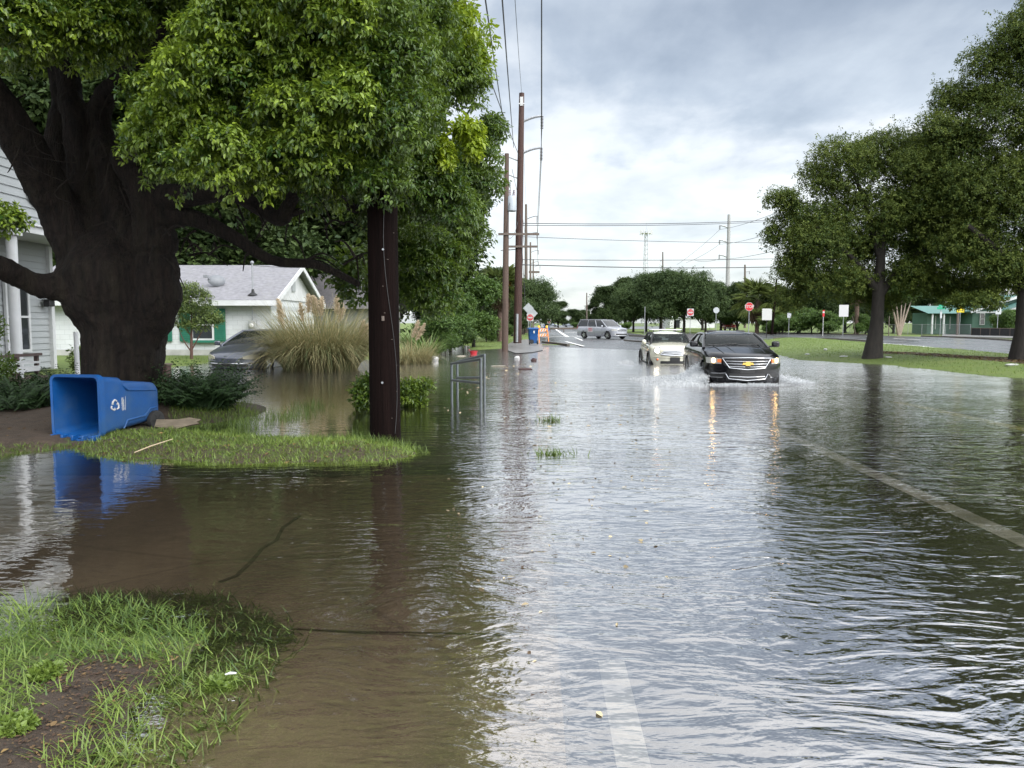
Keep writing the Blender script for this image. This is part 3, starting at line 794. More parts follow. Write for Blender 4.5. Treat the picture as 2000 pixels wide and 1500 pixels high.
for q in (-1, 1):
    xs = sorted([q * .58, q * .70, q * .82, q * .92]); van.fpanel('headlight', xs, [.72] * 4, [.88 + .10 * (abs(x) - .58) for x in xs], M_CLEAR, .014)
    van.disc('fog_lamp', q * .72, .42, .06, M_CLEAR, .015)
    MB().box((q * .985, .35, .66), (.014, 3.1, .05)).build('side_trim', P_GRY, van.t, bevel=.004)
    for y in (-.35, .25): MB().box((q * .985, y, .93), (.02, .22, .04)).build('door_handle', P_GRY, van.t)
    for y in (-.95, -.02, 1.1): MB().tube([(q * .981, y, .3), (q * .981, y, 1.04)], .006, 4).build('door_gap', M_BLACK, van.t)
    MB().tube([(q * .66, .1, 1.74), (q * .64, 2.1, 1.75)], .018, 6).build('roof_rail', M_BLACK, van.t)
    xs = sorted([q * .78, q * .85, q * .92]); van.fpanel('tail_light', xs, [.85] * 3, [1.15] * 3, M_TAIL, .02, True)
pl = MB().box((-.992, .55, .82), (.012, .62, .42)).build('door_placard', mat('pale_placard', (.62, .55, .57), .5, var=.05), van.t)
MB().box((-1.0, .55, .90), (.008, .46, .07)).box((-1.0, .55, .79), (.008, .5, .04)).box((-1.0, .55, .71), (.008, .40, .04)).build('placard_print', mat('pink_print', (.5, .12, .17), .5), pl)
van.mirror(-1.1, 1.12, P_GRY)

# blue grey sedan swamped in the yard
P_BLU = mat('blue_grey_car_paint', (.075, .085, .115), .28, .4, var=.15, vs=3, coat=.8)
OLD = dict(SED, L=5.05, w=1.90, nose=.55, wheels=[-1.58, 1.28],
           top=([0, .08, .3, 1.0, 1.5, 2.6, 3.9, 4.4, 5.0, 5.05], [.50, .60, .70, .88, .96, .98, 1.02, 1.02, .95, .8]),
           house=[(-1.22, .95, .84), (-.15, 1.40, .58), (1.0, 1.39, .56), (1.85, 1.02, .72)], roofcrown=.07)
oc = G(462, 722)
old = Car('swamped_sedan', 'blue grey sedan standing bumper deep in flood water before the white cottage', 'car', (oc.x + .02, oc.y + 2.4, -.19), -.10, OLD, P_BLU)
for q in (-1, 1):
    xs = sorted([q * .48, q * .60, q * .74, q * .86]); old.fpanel('headlight', xs, [.53, .52, .52, .56][::q], [.60, .645, .67, .66][::q], mat('hazy_lens', (.55, .52, .40), .3, coat=.6), .03)
x9 = lin(-.6, .6, 7); old.fpanel('bumper_intake', x9, [.28] * 7, [.36] * 7, M_BLACK, .012); old.fline('bumper_strip', [(-.85, .40), (0, .385), (.85, .40)], .02, M_CHROME, .012)
old.mirror(-1.05, 1.0, P_BLU)

# far vehicles
P_RED = mat('red_car_paint', (.26, .012, .016), .3, var=.05, coat=.8)
PIC = dict(L=5.4, w=1.95, nose=.4, tail=.12, R=.38, wheels=[-1.75, 1.55], tw=.26, crown=.02,
           top=([0, .06, .3, 1.5, 3.2, 3.3, 5.3, 5.4], [.8, .95, 1.02, 1.10, 1.12, 1.12, 1.12, 1.1]), low=([0, .15, .5, 5.0, 5.4], [.4, .34, .32, .36, .45]),
           house=[(-1.15, 1.10, .84), (-.55, 1.76, .66), (.45, 1.76, .66), (.62, 1.12, .80)], posts=[.5], seats=False)
rc = G(1421, 645.5, .05)
pk = Car('pickup_truck', 'red pickup truck driving away past the white low building', 'truck', (rc.x, rc.y, .05), PI - .05, PIC, P_RED, M_DGLASS)
for q in (-1, 1): pk.fpanel('tail_light', sorted([q * .80, q * .86, q * .92]), [.75] * 3, [1.02] * 3, M_TAIL, .02, True)
pk.fpanel('rear_bumper', lin(-.9, .9, 5), [.42] * 5, [.58] * 5, M_CHROME, .05, True); pk.fpanel('tailgate_badge', lin(-.15, .15, 3), [.86] * 3, [.92] * 3, M_CHROME, .02, True)
pk.mirror(-.95, 1.2, M_BLACK)
P_FAR = mat('silver_blue_paint', (.22, .25, .30), .3, .3, coat=.8)
fc = G(1098, 638.2, .05)
fcar = Car('parked_car', 'silver blue parked car far off behind the guard rail', 'car', (fc.x + 1.5, fc.y - 16, .05), rad(75), dict(OLD, seats=False), P_FAR, M_DGLASS)
fc2 = copy_tree(fcar.t); fc2.location = (fc.x - 4.4, fc.y - 7, .05); fc2['label'] = 'parked car half hidden behind the dark far tree'

# spray thrown up by the driving cars
def spray(cx, cy, n, sx, sy, hgt, seed, dirx):
    r = np.random.default_rng(seed)
    u = r.uniform(0, 1, n); x = cx + dirx * sx * u ** .8 * r.uniform(.3, 1, n); y = cy + sy * r.uniform(-1, 1, n)
    zz = hgt * (1 - u) ** .8 * r.uniform(0, 1, n) ** 1.6 * (.4 + .6 * vnoise(y * 3.1 + 9, x * 2)) * (1 - np.abs(y - cy) / sy * .6)
    ax = np.stack([dirx * r.uniform(.1, 1, n), r.uniform(-.7, .3, n), r.uniform(-.1, 1.2, n)], 1)
    L = r.uniform(.015, .06, n); return leaves(np.stack([x, y, zz], 1), ax, r.normal(size=(n, 3)), L, L * r.uniform(.3, .7, n), True)
m = bpy.data.materials.new('white_spray'); t, o = nt(m); b = NB(t)
df = b.n('BsdfDiffuse'); df.inputs[0].default_value = (.80, .82, .84, 1); tl = b.n('BsdfTranslucent'); tl.inputs[0].default_value = (.6, .62, .64, 1)
m1 = b.n('MixShader', i_0=.5); t.links.new(df.outputs[0], m1.inputs[1]); t.links.new(tl.outputs[0], m1.inputs[2])
tp = b.n('BsdfTransparent'); m2 = b.n('MixShader', i_0=.72); t.links.new(tp.outputs[0], m2.inputs[1]); t.links.new(m1.outputs[0], m2.inputs[2]); t.links.new(m2.outputs[0], o.inputs[0])
M_SPRAY = m
parts = [spray(4.86, 19.7, 15000, .70, .9, .62, 1, -1), spray(4.6, 19.5, 3800, 1.5, 1.7, .20, 5, -1), spray(6.70, 19.5, 3000, .9, .7, .32, 2, 1), spray(4.42, 28.6, 1000, .45, .8, .2, 3, -1), spray(5.65, 18.4, 900, 1.0, .25, .06, 4, 1), spray(5.65, 18.4, 900, 1.0, .25, .06, 6, -1)]
Vs, Fs, k = [], [], 0
for V, F, _ in parts: Vs.append(V); Fs.append(F + k); k += len(V)
tag(link('water_spray', npmesh('water_spray', np.concatenate(Vs), np.concatenate(Fs), M_SPRAY)), 'white spray thrown up around the wheels of the black sedan', 'spray', kind='stuff')
# ---------------------------------------------------------------- materials of built things
M_WOODP = mat('creosoted_wood', (.050, .022, .017), .75, var=.45, vs=3, bump=.012, bs=9, stretch=(9, 9, .35))
M_WOODD = mat('dark_pole_wood', (.0065, .0034, .0030), .9, var=.5, vs=3, bump=.02, bs=9, stretch=(10, 10, .3), spec=.08)
M_GREYW = mat('weathered_pole_wood', (.12, .095, .08), .8, var=.3, vs=3, stretch=(9, 9, .35))
M_GALV = mat('galvanised_steel', (.32, .33, .35), .4, .6, var=.15, vs=6)
M_RAIL = mat('grey_painted_pipe', (.13, .15, .16), .4, .3, var=.2, vs=8, dirt=((.05, .04, .035), .5))
M_INS = mat('insulator_porcelain', (.22, .17, .20), .25)
M_WIRE = mat('wire', (.03, .03, .035), .5)
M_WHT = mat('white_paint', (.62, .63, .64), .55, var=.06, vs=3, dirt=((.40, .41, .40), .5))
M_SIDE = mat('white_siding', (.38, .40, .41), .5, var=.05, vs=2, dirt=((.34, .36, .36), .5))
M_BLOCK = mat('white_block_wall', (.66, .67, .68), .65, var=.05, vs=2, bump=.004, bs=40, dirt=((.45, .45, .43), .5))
M_GREEN = mat('green_shutter_paint', (.022, .16, .105), .5, var=.12)
M_SHGL = mat('grey_shingle', (.20, .198, .215), .85, var=.22, vs=6, bump=.01, bs=30, dirt=((.22, .22, .22), .5))
M_DROOF = mat('dark_shingle', (.10, .095, .10), .85, var=.25, vs=5, bump=.01)
M_SIGNW = mat('sign_white', (.50, .50, .50), .4, var=.04)
M_SIGNB = mat('sign_bare_back', (.42, .44, .46), .45, .4, var=.1)
M_SIGNR = mat('sign_red', (.50, .012, .022), .4, var=.06)
M_SIGNG = mat('sign_green', (.01, .30, .17), .4); M_SIGNY = mat('sign_yellow', (.80, .62, .02), .4)
M_BLUEP = mat('blue_bin_plastic', (.004, .065, .235), .42, var=.12, vs=5, bump=.002, bs=60, dirt=((.045, .10, .20), .8))
M_BLUEI = M_BLUEP
M_DGL = mat('house_glass', (.03, .035, .04), .08, spec=.8)
M_BROWN = mat('brown_wood', (.075, .05, .045), .7, var=.3, stretch=(1, 8, 8))
M_BOARD = mat('weathered_board', (.13, .105, .075), .85, var=.35, vs=6, stretch=(1, 6, 6))
M_ORANGE = mat('barricade_orange', (.85, .24, .03), .4)

# ---------------------------------------------------------------- recycling bin lying on the bank
bl = Vector((-5.43, 9.5, .03))
B = thing('recycling_bin', 'blue wheeled recycling bin lying on its side beside the old tree', 'bin', bl, rad(77)); B.scale = (1.1, 1, 1)
def rrect(x, hw, z0, z1, r, n=5):
    q = []
    for (cy, cz, a0) in ((hw - r, z1 - r, 0), (-hw + r, z1 - r, PI / 2), (-hw + r, z0 + r, PI), (hw - r, z0 + r, 1.5 * PI)):
        for k in range(n + 1):
            a = a0 + PI / 2 * k / n
            q.append((x, cy + r * math.cos(a), cz + r * math.sin(a)))
    return q
tab = [(.07, .335, .06, .80, .07), (.22, .325, .07, .785, .08), (.40, .315, .08, .765, .09), (.47, .30, .085, .72, .10), (.85, .275, .11, .675, .10), (1.05, .262, .125, .65, .10), (1.10, .24, .15, .61, .10)]
mb = MB(); mb.loft([rrect(*q) for q in tab], cap=False); mb.add(rrect(*tab[-1]), [tuple(range(24))])
mb.build('body', M_BLUEP, B, 50)
mb = MB().loft([rrect(.0, .325, .07, .79, .06), rrect(.9, .255, .13, .66, .10)], cap=False); mb.add(rrect(.9, .255, .13, .66, .10), [tuple(range(24))])
mb.build('inside', M_BLUEI, B, 50)
rim = MB().loft([rrect(-.0, .328, .067, .793, .06), rrect(-.005, .36, .035, .825, .085), rrect(.075, .36, .035, .825, .085), rrect(.078, .33, .06, .80, .07)], cap=False)
rim.build('rim', M_BLUEP, B, 50)
hg = MB()
for k in range(5): hg.box((-.01, -.30 + .15 * k, .045), (.14, .035, .07), rz=.0)
hg.box((.0, 0, .012), (.06, .66, .03)); hg.build('hinge', M_BLUEP, B, bevel=.008)
MB().tube([(.02, -.34, .03), (-.04, -.34, -.005), (-.04, .34, -.005), (.02, .34, .03)], .016, 8).build('handle_bar', M_BLUEP, B)
for q in (-1, 1):                       # raised side panels of the body
    rb = MB().tube([(.42, q * .305, .66), (.50, q * .305, .60), (1.03, q * .262, .545)], [.012, .016, .014], 6); rb.build('side_rib', M_BLUEP, B)
    rb = MB().tube([(.42, q * .30, .10), (.48, q * .30, .20), (.80, q * .285, .22), (.90, q * .275, .30), (1.05, q * .262, .31)], [.012, .014, .014, .014, .012], 6); rb.build('side_rib', M_BLUEP, B)
    w_ = thing('wheel', None, None, (.98, q * .30, .135)); w_.parent = B
    T = RX
    MB().lathe([(.085, -.035), (.13, -.03), (.135, 0), (.13, .03), (.085, .035)], 24, T).build('tyre', M_TYRE, w_)
    hub = MB().lathe([(.09, -.02), (.09, .02)], 20, T).lathe([(.025, -.04), (.025, .04)], 10, T)
    for k in range(6):
        a = PI * k / 3
        hub.beam((math.cos(a) * .02, q * .028, math.sin(a) * .02), (math.cos(a) * .09, q * .028, math.sin(a) * .09), .02, .018)
    hub.build('hub', M_BLACK, w_)
MB().tube([(.98, -.3, .135), (.98, .3, .135)], .012, 8).build('axle', M_BLACK, B)
def side_pt(x, z, off=.004): 
    hw = float(np.interp(x, [q[0] for q in tab], [q[1] for q in tab])); return Vector((x, -hw - off, z))
em = MB()                                # three chasing arrows, each a folded band with a head
for k in range(3):
    a0 = PI / 2 + k * 2 * PI / 3 + .2
    c = (.265, .42)
    def pp(r, a): return side_pt(c[0] + r * math.cos(a), c[1] + r * math.sin(a))
    pts = [pp(.058, a0 - .75), pp(.072, a0 - .25), pp(.062, a0 + .2), pp(.050, a0 + .62)]
    for p1, p2 in zip(pts[:-1], pts[1:]): em.tube([p1, p2], .0105, 5)
    em.add([pp(.075, a0 + .50), pp(.022, a0 + .62), pp(.060, a0 + 1.1)], [(0, 1, 2)])
em.build('emblem', M_SIGNW, B)
tx = MB()
for j, (x, z0, z1, w) in enumerate(((.385, .36, .50, .010), (.402, .34, .505, .012), (.42, .35, .48, .008), (.455, .335, .515, .004))):
    zz = z0
    while zz < z1:
        l = random.uniform(.008, .02) if j < 3 else .18
        a, c = side_pt(x - w, zz), side_pt(x + w, min(zz + l, z1)); tx.tube([a, side_pt(x + random.uniform(-w, w) * .5, zz + l * .5), c], .0028 if j < 3 else .002, 4); zz += l + .004
tx.build('printed_text', M_SIGNW, B)

# ---------------------------------------------------------------- poles
def insul(mb, p, L, r=.09, n=9):
    prof = []
    for k in range(n):
        z = -L * k / n; prof += [(.03, z), (r, z - L * .35 / n), (.03, z - L * .7 / n)]
    mb.lathe(prof, 8, Matrix.Translation(p))
fp = G(753, 856, .02)
fp.z = -.2
pole = thing('utility_pole', 'thick dark wooden pole standing on the grass bank nearest the camera', 'pole', fp, 0, 'utility poles along the road')
mb = MB().tube([(0, 0, 0), (0, 0, .4), (.0, 0, 3), (.02, 0, 6), (.03, 0, 10.5)], [.205, .195, .187, .17, .14], 28, wob=.02)
mb.build('shaft', M_WOODD, pole)
MB().tube([(np.interp(z, [0, 10], [.0, .03]) + np.interp(z, [0, 3, 10], [.198, .188, .15]) * math.sin(a), -np.interp(z, [0, 3, 10], [.198, .188, .15]) * math.cos(a), z) for z in np.linspace(.3, 9, 40) for a in [.55 + .55 * math.sin(z * 1.7) * math.exp(-z * .12)]], .0045, 5).build('ground_wire', M_BLACK, pole)
MB().box((.02, -.196, 1.75), (.035, .012, .06)).build('metal_tag', M_GREYW, pole, bevel=.004)
MB().lathe([(.012, -.01), (.016, 0), (.012, .008)], 8, Matrix.Translation((.03, -.187, 2.6)) @ RX).build('bolt_head', M_GALV, pole); MB().lathe([(.012, -.01), (.016, 0), (.012, .008)], 8, Matrix.Translation((.0, -.195, .95)) @ RX).build('bolt_head', M_GALV, pole)
for k_ in range(9): MB().box((.19 * math.sin(.6 + .5 * math.sin(k_)), -.188 * math.cos(.6 + .5 * math.sin(k_)), .5 + .33 * k_), (.02, .012, .006)).build('staple', M_GREYW, pole)
MB().beam((-1.1, 0, 9.6), (1.1, 0, 9.6), .1, .12).build('crossarm', M_WOODD, pole)
FPTOP = fp + Vector((0, 0, 9.8))
def bigpole(label, px, pyb, pyt, Y, r0, arms=2, side=1, m=M_WOODP, xtop=None, armlen=2.0, sag=.9):
    b_ = P(px, pyb, Y); tp_ = P(xtop if xtop is not None else px, pyt, Y)
    t_ = thing('transmission_pole', label, 'pole', b_, 0, 'utility poles along the road')
    d = tp_ - b_
    MB().tube([(0, 0, -.4), d * .25, d * .5, d * .75, d], [r0, r0 * .92, r0 * .83, r0 * .72, r0 * .6], 14).build('shaft', m, t_)
    tips = []
    for k in range(arms):
        z = d.z * (.885 - k * .125); x0 = d.x * z / d.z
        pts = [(x0 + side * (armlen * u), 0, z + armlen * .30 * math.sin(u * PI / 2)) for u in np.linspace(0, 1, 7)]
        MB().tube(pts, [r0 * .3] * 6 + [r0 * .22], 6).build('arm', M_GALV, t_)
        i_ = MB(); insul(i_, Vector(pts[-1]), sag, r0 * .42); i_.build('insulator', M_INS, t_)
        tips.append(b_ + Vector(pts[-1]) + Vector((0, 0, -sag)))
    return t_, b_, d, tips
tB, bB, dB, tipB = bigpole('tall red brown transmission pole with two curved arms and insulators', 1010.5, 668, 182, 55, .30, 2, 1, xtop=1019, armlen=1.45)
MB().tube([dB * .955 + Vector((.2, -.2, 0)), dB * .955 + Vector((-.2, -.2, 0))], .05, 6).box(dB * .965 + Vector((0, -.22, 0)), (.22, .02, .6)).build('pole_tag', M_SIGNW, tB)
for z in (.66, .73, .38): MB().tube([(dB.x * z, 0, dB.z * z), (dB.x * z - 1.3, 0, dB.z * z + (.5 if z > .6 else -.1))], .05, 6).build('bracket', M_GALV, tB)
MB().beam((dB.x * .39 - .8, -.3, dB.z * .388), (dB.x * .39 + 1.3, -.3, dB.z * .388), .12, .14).build('crossarm', M_GREYW, tB)
MB().tube([(-.05, -.36, 0), (-.02, -.36, 2.0)], .10, 10).build('cable_guard', M_GALV, tB)
MB().tube([(.05 + dB.x * .5, -.3, 9), (.55, -.3, 2.6)], .02, 5).build('riser_cable', M_WIRE, tB)
tA_ = thing('utility_pole', 'slimmer brown pole carrying a grey transformer, rising from the flooded verge', 'pole', P(986, 690, 40), 0, 'utility poles along the road')
bA = tA_.location.copy(); dA = P(990, 300, 40) - bA
MB().tube([(0, 0, -.3), dA * .5, dA], [.17, .15, .11], 14).build('shaft', mat('brown_pole_wood', (.085, .055, .042), .75, var=.35, vs=3, stretch=(9, 9, .35)), tA_)
tz = (P(1000, 399, 40) - bA)
tf = MB().lathe([(.20, -.36), (.235, -.33), (.235, .33), (.20, .40), (.08, .44)], 20, Matrix.Translation(tz)); tfo = tf.build('transformer', mat('transformer_grey', (.36, .40, .44), .4, var=.06), tA_)
bs_ = MB()
for q in (-.1, .1): insul(bs_, tz + Vector((q, 0, .72)), .34, .05, 4)
bs_.build('bushing', M_INS, tfo); MB().beam(tz + Vector((-.3, 0, .1)), tz + Vector((-.2, 0, .1)), .1, .4).build('bracket', M_GALV, tA_)
MB().beam((dA.x * .62 - .4, -.15, dA.z * .60), (dA.x * .62 + 1.7, -.15, dA.z * .60), .09, .11).build('crossarm', M_GREYW, tA_)
MB().tube([tz + Vector((-.1, 0, .7)), tz + Vector((-.05, 0, 1.2)), (dA.x * .85, 0, dA.z * .86)], .012, 5).tube([tz + Vector((.1, -.1, .72)), tz + Vector((-.15, -.22, -.1)), (.1, -.15, tz.z - 1.4)], .012, 5).build('jumper_wire', M_WIRE, tA_)
tC, bC, dC, tipC = bigpole('second tall transmission pole down the road, with two curved arms', 1027.5, 652, 399, 106, .26, 2, 1, armlen=1.5, m=M_GREYW)
tD, bD, dD, tipD = bigpole('third transmission pole down the road, seen above the verge trees', 1036, 648, 473, 158, .26, 2, 1, armlen=1.6, m=M_GREYW)
tE, bE, dE, tipE = bigpole('short far pole with a crossarm above the verge trees', 1041.5, 646, 506, 150, .2, 1, 1, armlen=1.3, m=M_GREYW)
MB().beam((-.9, 0, dE.z * .82), (1.2, 0, dE.z * .82), .15, .4).build('crossarm', M_GREYW, tE)
tF, bF, dF, tipF = bigpole('pale concrete transmission pole with three curved arms above the right treeline', 1419.5, 648, 419, 172, .55, 3, -1, xtop=1424, armlen=2.0, m=mat('pale_concrete_pole', (.30, .30, .30), .7, var=.1))
tH, bH, dH, tipH = bigpole('small far transmission pole with two arms between the palm and the big oak', 1455, 646, 517, 210, .38, 2, 1, armlen=1.2, m=M_GREYW)
tI, bI, dI, tipI = bigpole('bare far pole rising from the oak tops right of the lattice tower', 1294.5, 646, 492, 190, .25, 1, -1, armlen=.5, m=M_GREYW, sag=.3)
tJ, bJ, dJ, tipJ = bigpole('thin far pole at the left edge of the oak grove', 1146, 640, 572, 140, .16, 1, 1, armlen=.4, m=M_GREYW, sag=.3)
tK, bK, dK, tipK = bigpole('dark street pole at the left edge of the big oak crown', 1507, 652, 545, 92, .16, 1, -1, armlen=1.2, m=M_WOODD, sag=.2, xtop=1517)

# lattice tower
lb = P(1259.5, 640, 420); lt = thing('radio_tower', 'tall lattice radio tower with an antenna ring above the oaks', 'tower', lb)
hT = P(1260.5, 452, 420).z - lb.z; M_TOW = mat('tower_steel', (.40, .42, .44), .5, .3)
mb = MB(); cor = lambda z, k: Vector((math.cos(k * 2 * PI / 3 + .3), math.sin(k * 2 * PI / 3 + .3), 0)) * (2.3 - 1.5 * z / hT) + Vector((0, 0, z))
for k in range(3): mb.tube([cor(0, k), cor(hT, k)], .16, 5)
lv = np.linspace(0, hT, 22)
for a, c in zip(lv[:-1], lv[1:]):
    for k in range(3):
        mb.tube([cor(a, k), cor(c, (k + 1) % 3)], .07, 4); mb.tube([cor(c, k), cor(c, (k + 1) % 3)], .06, 4)
mb.build('lattice', M_TOW, lt)
mb = MB().lathe([(2.6, hT - 1.2), (2.6, hT - .9)], 12)
for k in range(9): mb.box((3.2 * math.cos(k * .7), 3.2 * math.sin(k * .7), hT - .6), (.5, .4, 2.4))
mb.build('antenna_ring', M_SIGNW, lt); MB().tube([(0, 0, hT), (0, 0, hT + 5)], .09, 5).build('antenna_mast', M_TOW, lt)

# wires
def wire(a, c, sag, label, r=.014, n=20, grp='overhead lines along the left of the road'):
    a, c = Vector(a), Vector(c)
    pts = [a.lerp(c, u) - Vector((0, 0, sag * 4 * u * (1 - u))) for u in np.linspace(0, 1, n)]
    o = MB().tube(pts, r, 4, cap=False).build('power_line', M_WIRE)
    return tag(o, label, 'wire', grp)
nB = dB + bB
tips = tipB + tipC + tipD
LW = 'wire strung along the roadside poles'
for k in range(2):
    a = P(1058, -60, 30) + Vector((0, 0, -.0 if k == 0 else -1.6))
    wire(tipB[k], a + (a - tipB[k]) * .6, .25, ['upper heavy conductor running from the curved arm over the road', 'lower heavy conductor running from the curved arm over the road'][k], .022)
    wire(tipB[k], tipC[k], .5, ['upper conductor between the first two tall poles', 'lower conductor between the first two tall poles'][k], .022); wire(tipC[k], tipD[k], .6, ['upper conductor between the second and third tall poles', 'lower conductor between the second and third tall poles'][k], .024)
wire(nB, P(1004, -30, 26), .2, 'thin shield wire from the top of the tall red brown pole', .011); wire(nB, bC + dC, .4, 'thin shield wire from the tall red brown pole to the next one', .011)
zA = bA + dA
for k, (px, py, dz, lab) in enumerate(((948, -10, 0, 'left of two dark lines passing before the crown of the old tree'), (981, -10, -.3, 'dark line just left of the tall red brown pole'), (902, -10, -.9, 'low line vanishing into the yellow green leaves'))):
    e = P(px, py, 13); q = zA + Vector((.35 * k, 0, dz + .6)); wire(q, e + (e - q) * .25, .12, lab, .013)
wire(P(1000, 330, 40), P(1016, 395, 55), .1, 'short line joining the transformer pole to the tall pole', .011)
wire(P(990, 462, 40), P(1012, 430, 55), .5, 'slack cable sagging between the transformer pole and the tall pole', .014)
wire(P(1012, 340, 55), P(1028, 470, 106), .6, 'line sagging from the tall pole toward the second pole', .016); wire(P(1014, 385, 55), P(1030, 510, 106), .8, 'lower slack line between the tall pole and the second pole', .016)
for (y0, y1, y2, Y0, Y2, r, lab) in ((436, 436, 428, 60, 95, .03, 'topmost line crossing the sky above the junction'), (440, 439, 431, 60, 95, .025, 'line right under the topmost one crossing the junction'), (462, 472, 474, 75, 100, .024, 'thin line crossing the sky at the height of the lattice tower ring'), (507, 508, 505, 75, 100, .03, 'upper of the two low lines crossing just above the oaks'), (517, 523, 521, 75, 100, .045, 'thick low cable crossing just above the oaks')):
    a, c = P(1018, y0, Y0), P(1530, y2, Y2); mid = P(1290, y1, (Y0 + Y2) / 2); s_ = (a.z + c.z) / 2 - mid.z
    wire(a, c, s_, lab, r, 28, 'lines crossing the sky over the junction')
for k in range(3):
    wire(tipF[k], P(1322 + 18 * k, 517 - 4 * k, 210), .4, ['top', 'middle', 'bottom'][k] + ' conductor going left from the concrete pole', .035, 14, 'lines on the concrete pole'); wire(tipF[k], P(1560, 398 + 40 * k, 80), .4, ['top', 'middle', 'bottom'][k] + ' conductor going right from the concrete pole', .03, 14, 'lines on the concrete pole')

# ---------------------------------------------------------------- signs
def ngon(n, r, a0=0): return [(r * math.cos(a0 + 2 * PI * k / n), r * math.sin(a0 + 2 * PI * k / n)) for k in range(n)]
def rect(w, h): return [(-w / 2, -h / 2), (w / 2, -h / 2), (w / 2, h / 2), (-w / 2, h / 2)]
def signpost(label, px, pyc, Y, pw, post_m=M_GALV, name='road_sign', cat='sign', group=None, pyb=None, pr=.035):
    z0 = .05; x = P(px, pyc, Y); t_ = thing(name, label, cat, (x.x, Y, z0), 0, group)
    zc = x.z - z0
    MB().tube([(0, .04, -.3), (0, .04, zc + pw * .5)], pr, 8).build('post', post_m, t_)
    return t_, zc
def panel(t_, name, poly, z, m, y=0.0, th=.015, x=0.0, rot=0):
    M = Matrix.Translation((x, y, z)) @ Matrix.Rotation(rot, 4, 'Y') @ RX
    return MB().prism(poly, th, M).build(name, m, t_, smooth=0)
def stop_sign(label, px, pyc, Y, r):
    t_, z = signpost(label, px, pyc, Y, r * 1.2)
    pn = panel(t_, 'panel', ngon(8, r, PI / 8), z, M_SIGNW, 0, .012); panel(pn, 'red_face', ngon(8, r * .93, PI / 8), z, M_SIGNR, -.013, .006)
    text_mesh('STOP', r * .86, M_SIGNW, 'lettering', pn, Matrix.Translation((0, -.024, z)) @ RX, .012 * r); return t_
stop_sign('red octagonal STOP sign beside the palm behind the black sedan', 1463.5, 599, 69, .40)
def no_entry(label, px, pyc, Y, w):
    t_, z = signpost(label, px, pyc, Y, w)
    pn = panel(t_, 'panel', rect(w, w * 1.1), z, M_SIGNW, 0, .012); panel(pn, 'red_disc', ngon(24, w * .47), z, M_SIGNR, -.013, .006); panel(pn, 'white_bar', rect(w * .72, w * .15), z, M_SIGNW, -.02, .004)
    text_mesh('DO NOT', w * .20, M_SIGNW, 'lettering', pn, Matrix.Translation((0, -.024, z + w * .21)) @ RX); text_mesh('ENTER', w * .20, M_SIGNW, 'lettering', pn, Matrix.Translation((0, -.024, z - w * .21)) @ RX)
    return t_
no_entry('DO NOT ENTER sign before the oak grove and the white low building', 1348.5, 610, 100, .86)
dn = no_entry('DO NOT ENTER sign below two bare diamond sign backs on the verge', 1035.5, 620, 72, .62)
no_entry('far DO NOT ENTER sign before the parked cars at the end of the road', 1072.5, 627.5, 130, .62)
for c in list(kids(dn)):
    if c.name.startswith('post'): z0 = c
panel(dn, 'small_plate', rect(.55, .32), P(1035, 613, 72).z - .05, M_SIGNB, .03)
d1, z = signpost('pair of bare grey diamond sign backs on one post on the verge', 1032, 602, 75, 1.0)
panel(d1, 'diamond_panel', ngon(4, .53), z, M_SIGNB); panel(d1, 'diamond_panel', ngon(4, .50), P(1041, 612, 75).z - .05, M_SIGNB, .09, x=.42)
nl, z = signpost('small white no turn sign beside the tall red brown pole', 1021.5, 624.5, 82, .62, M_GREYW)
pn = panel(nl, 'panel', rect(.42, .60), z, M_SIGNW); 
pn2 = MB().tube([(.11 * math.cos(a), -.02, z + .08 + .11 * math.sin(a)) for a in np.linspace(0, 2 * PI, 17)], .018, 5).tube([(-.08, -.02, z + .16), (.08, -.02, z)], .016, 5).build('red_ring', M_SIGNR, pn)
MB().tube([(.03, -.018, z - .0), (.03, -.018, z + .09), (-.05, -.018, z + .11)], .014, 5).build('arrow', M_BLACK, pn)
rb_, z = signpost('round grey back of a stop sign beside the red pickup', 1399, 606, 84, .6); panel(rb_, 'panel', ngon(8, .345, PI / 8), z, M_SIGNB)
w1, z = signpost('square white sign back on a dark post right of the STOP sign', 1498, 614, 72, 1.1, M_BLACK); panel(w1, 'panel', rect(.92, 1.08), z, M_SIGNB if False else M_SIGNW, .0)
w2, z = signpost('square white sign back hanging under the big oak branches', 1648, 607, 84, 1.0); panel(w2, 'panel', rect(1.02, 1.28), z, M_SIGNW)
g1, z = signpost('small grey sign back before the vine covered trees', 1541.5, 616, 92, .6); panel(g1, 'panel', rect(.46, .58), z, M_SIGNB)
k1, z = signpost('slim marker post with a red and white top at the far kerb', 1608.5, 612, 84, .7, M_SIGNW); panel(k1, 'panel', rect(.22, .7), z, M_SIGNR); panel(k1, 'white_plate', rect(.2, .18), z + .12, M_SIGNW, -.016)
gp_, z = signpost('green street name sign on a pale post before the green house', 1838.5, 602, 86, .5)
pn = panel(gp_, 'name_plate', rect(.95, .24), z, M_SIGNG); panel(gp_, 'name_plate', rect(.60, .22), z + .25, M_SIGNG, .03); panel(gp_, 'grey_plate', rect(.22, .75), z - .75, M_SIGNB, .0)
y1, z = signpost('yellow warning sign half hidden under the oak leaves', 1876, 607, 86, .4); panel(y1, 'panel', ngon(4, .42), z + .40, M_SIGNY, .02); panel(y1, 'arrow_plate', rect(.85, .34), z, M_SIGNY); panel(y1, 'arrow', [(-.34, 0), (-.2, .1), (-.2, .04), (.2, .04), (.2, .1), (.34, 0), (.2, -.1), (.2, -.04), (-.2, -.04), (-.2, -.1)], z, M_BLACK, -.016, .004)
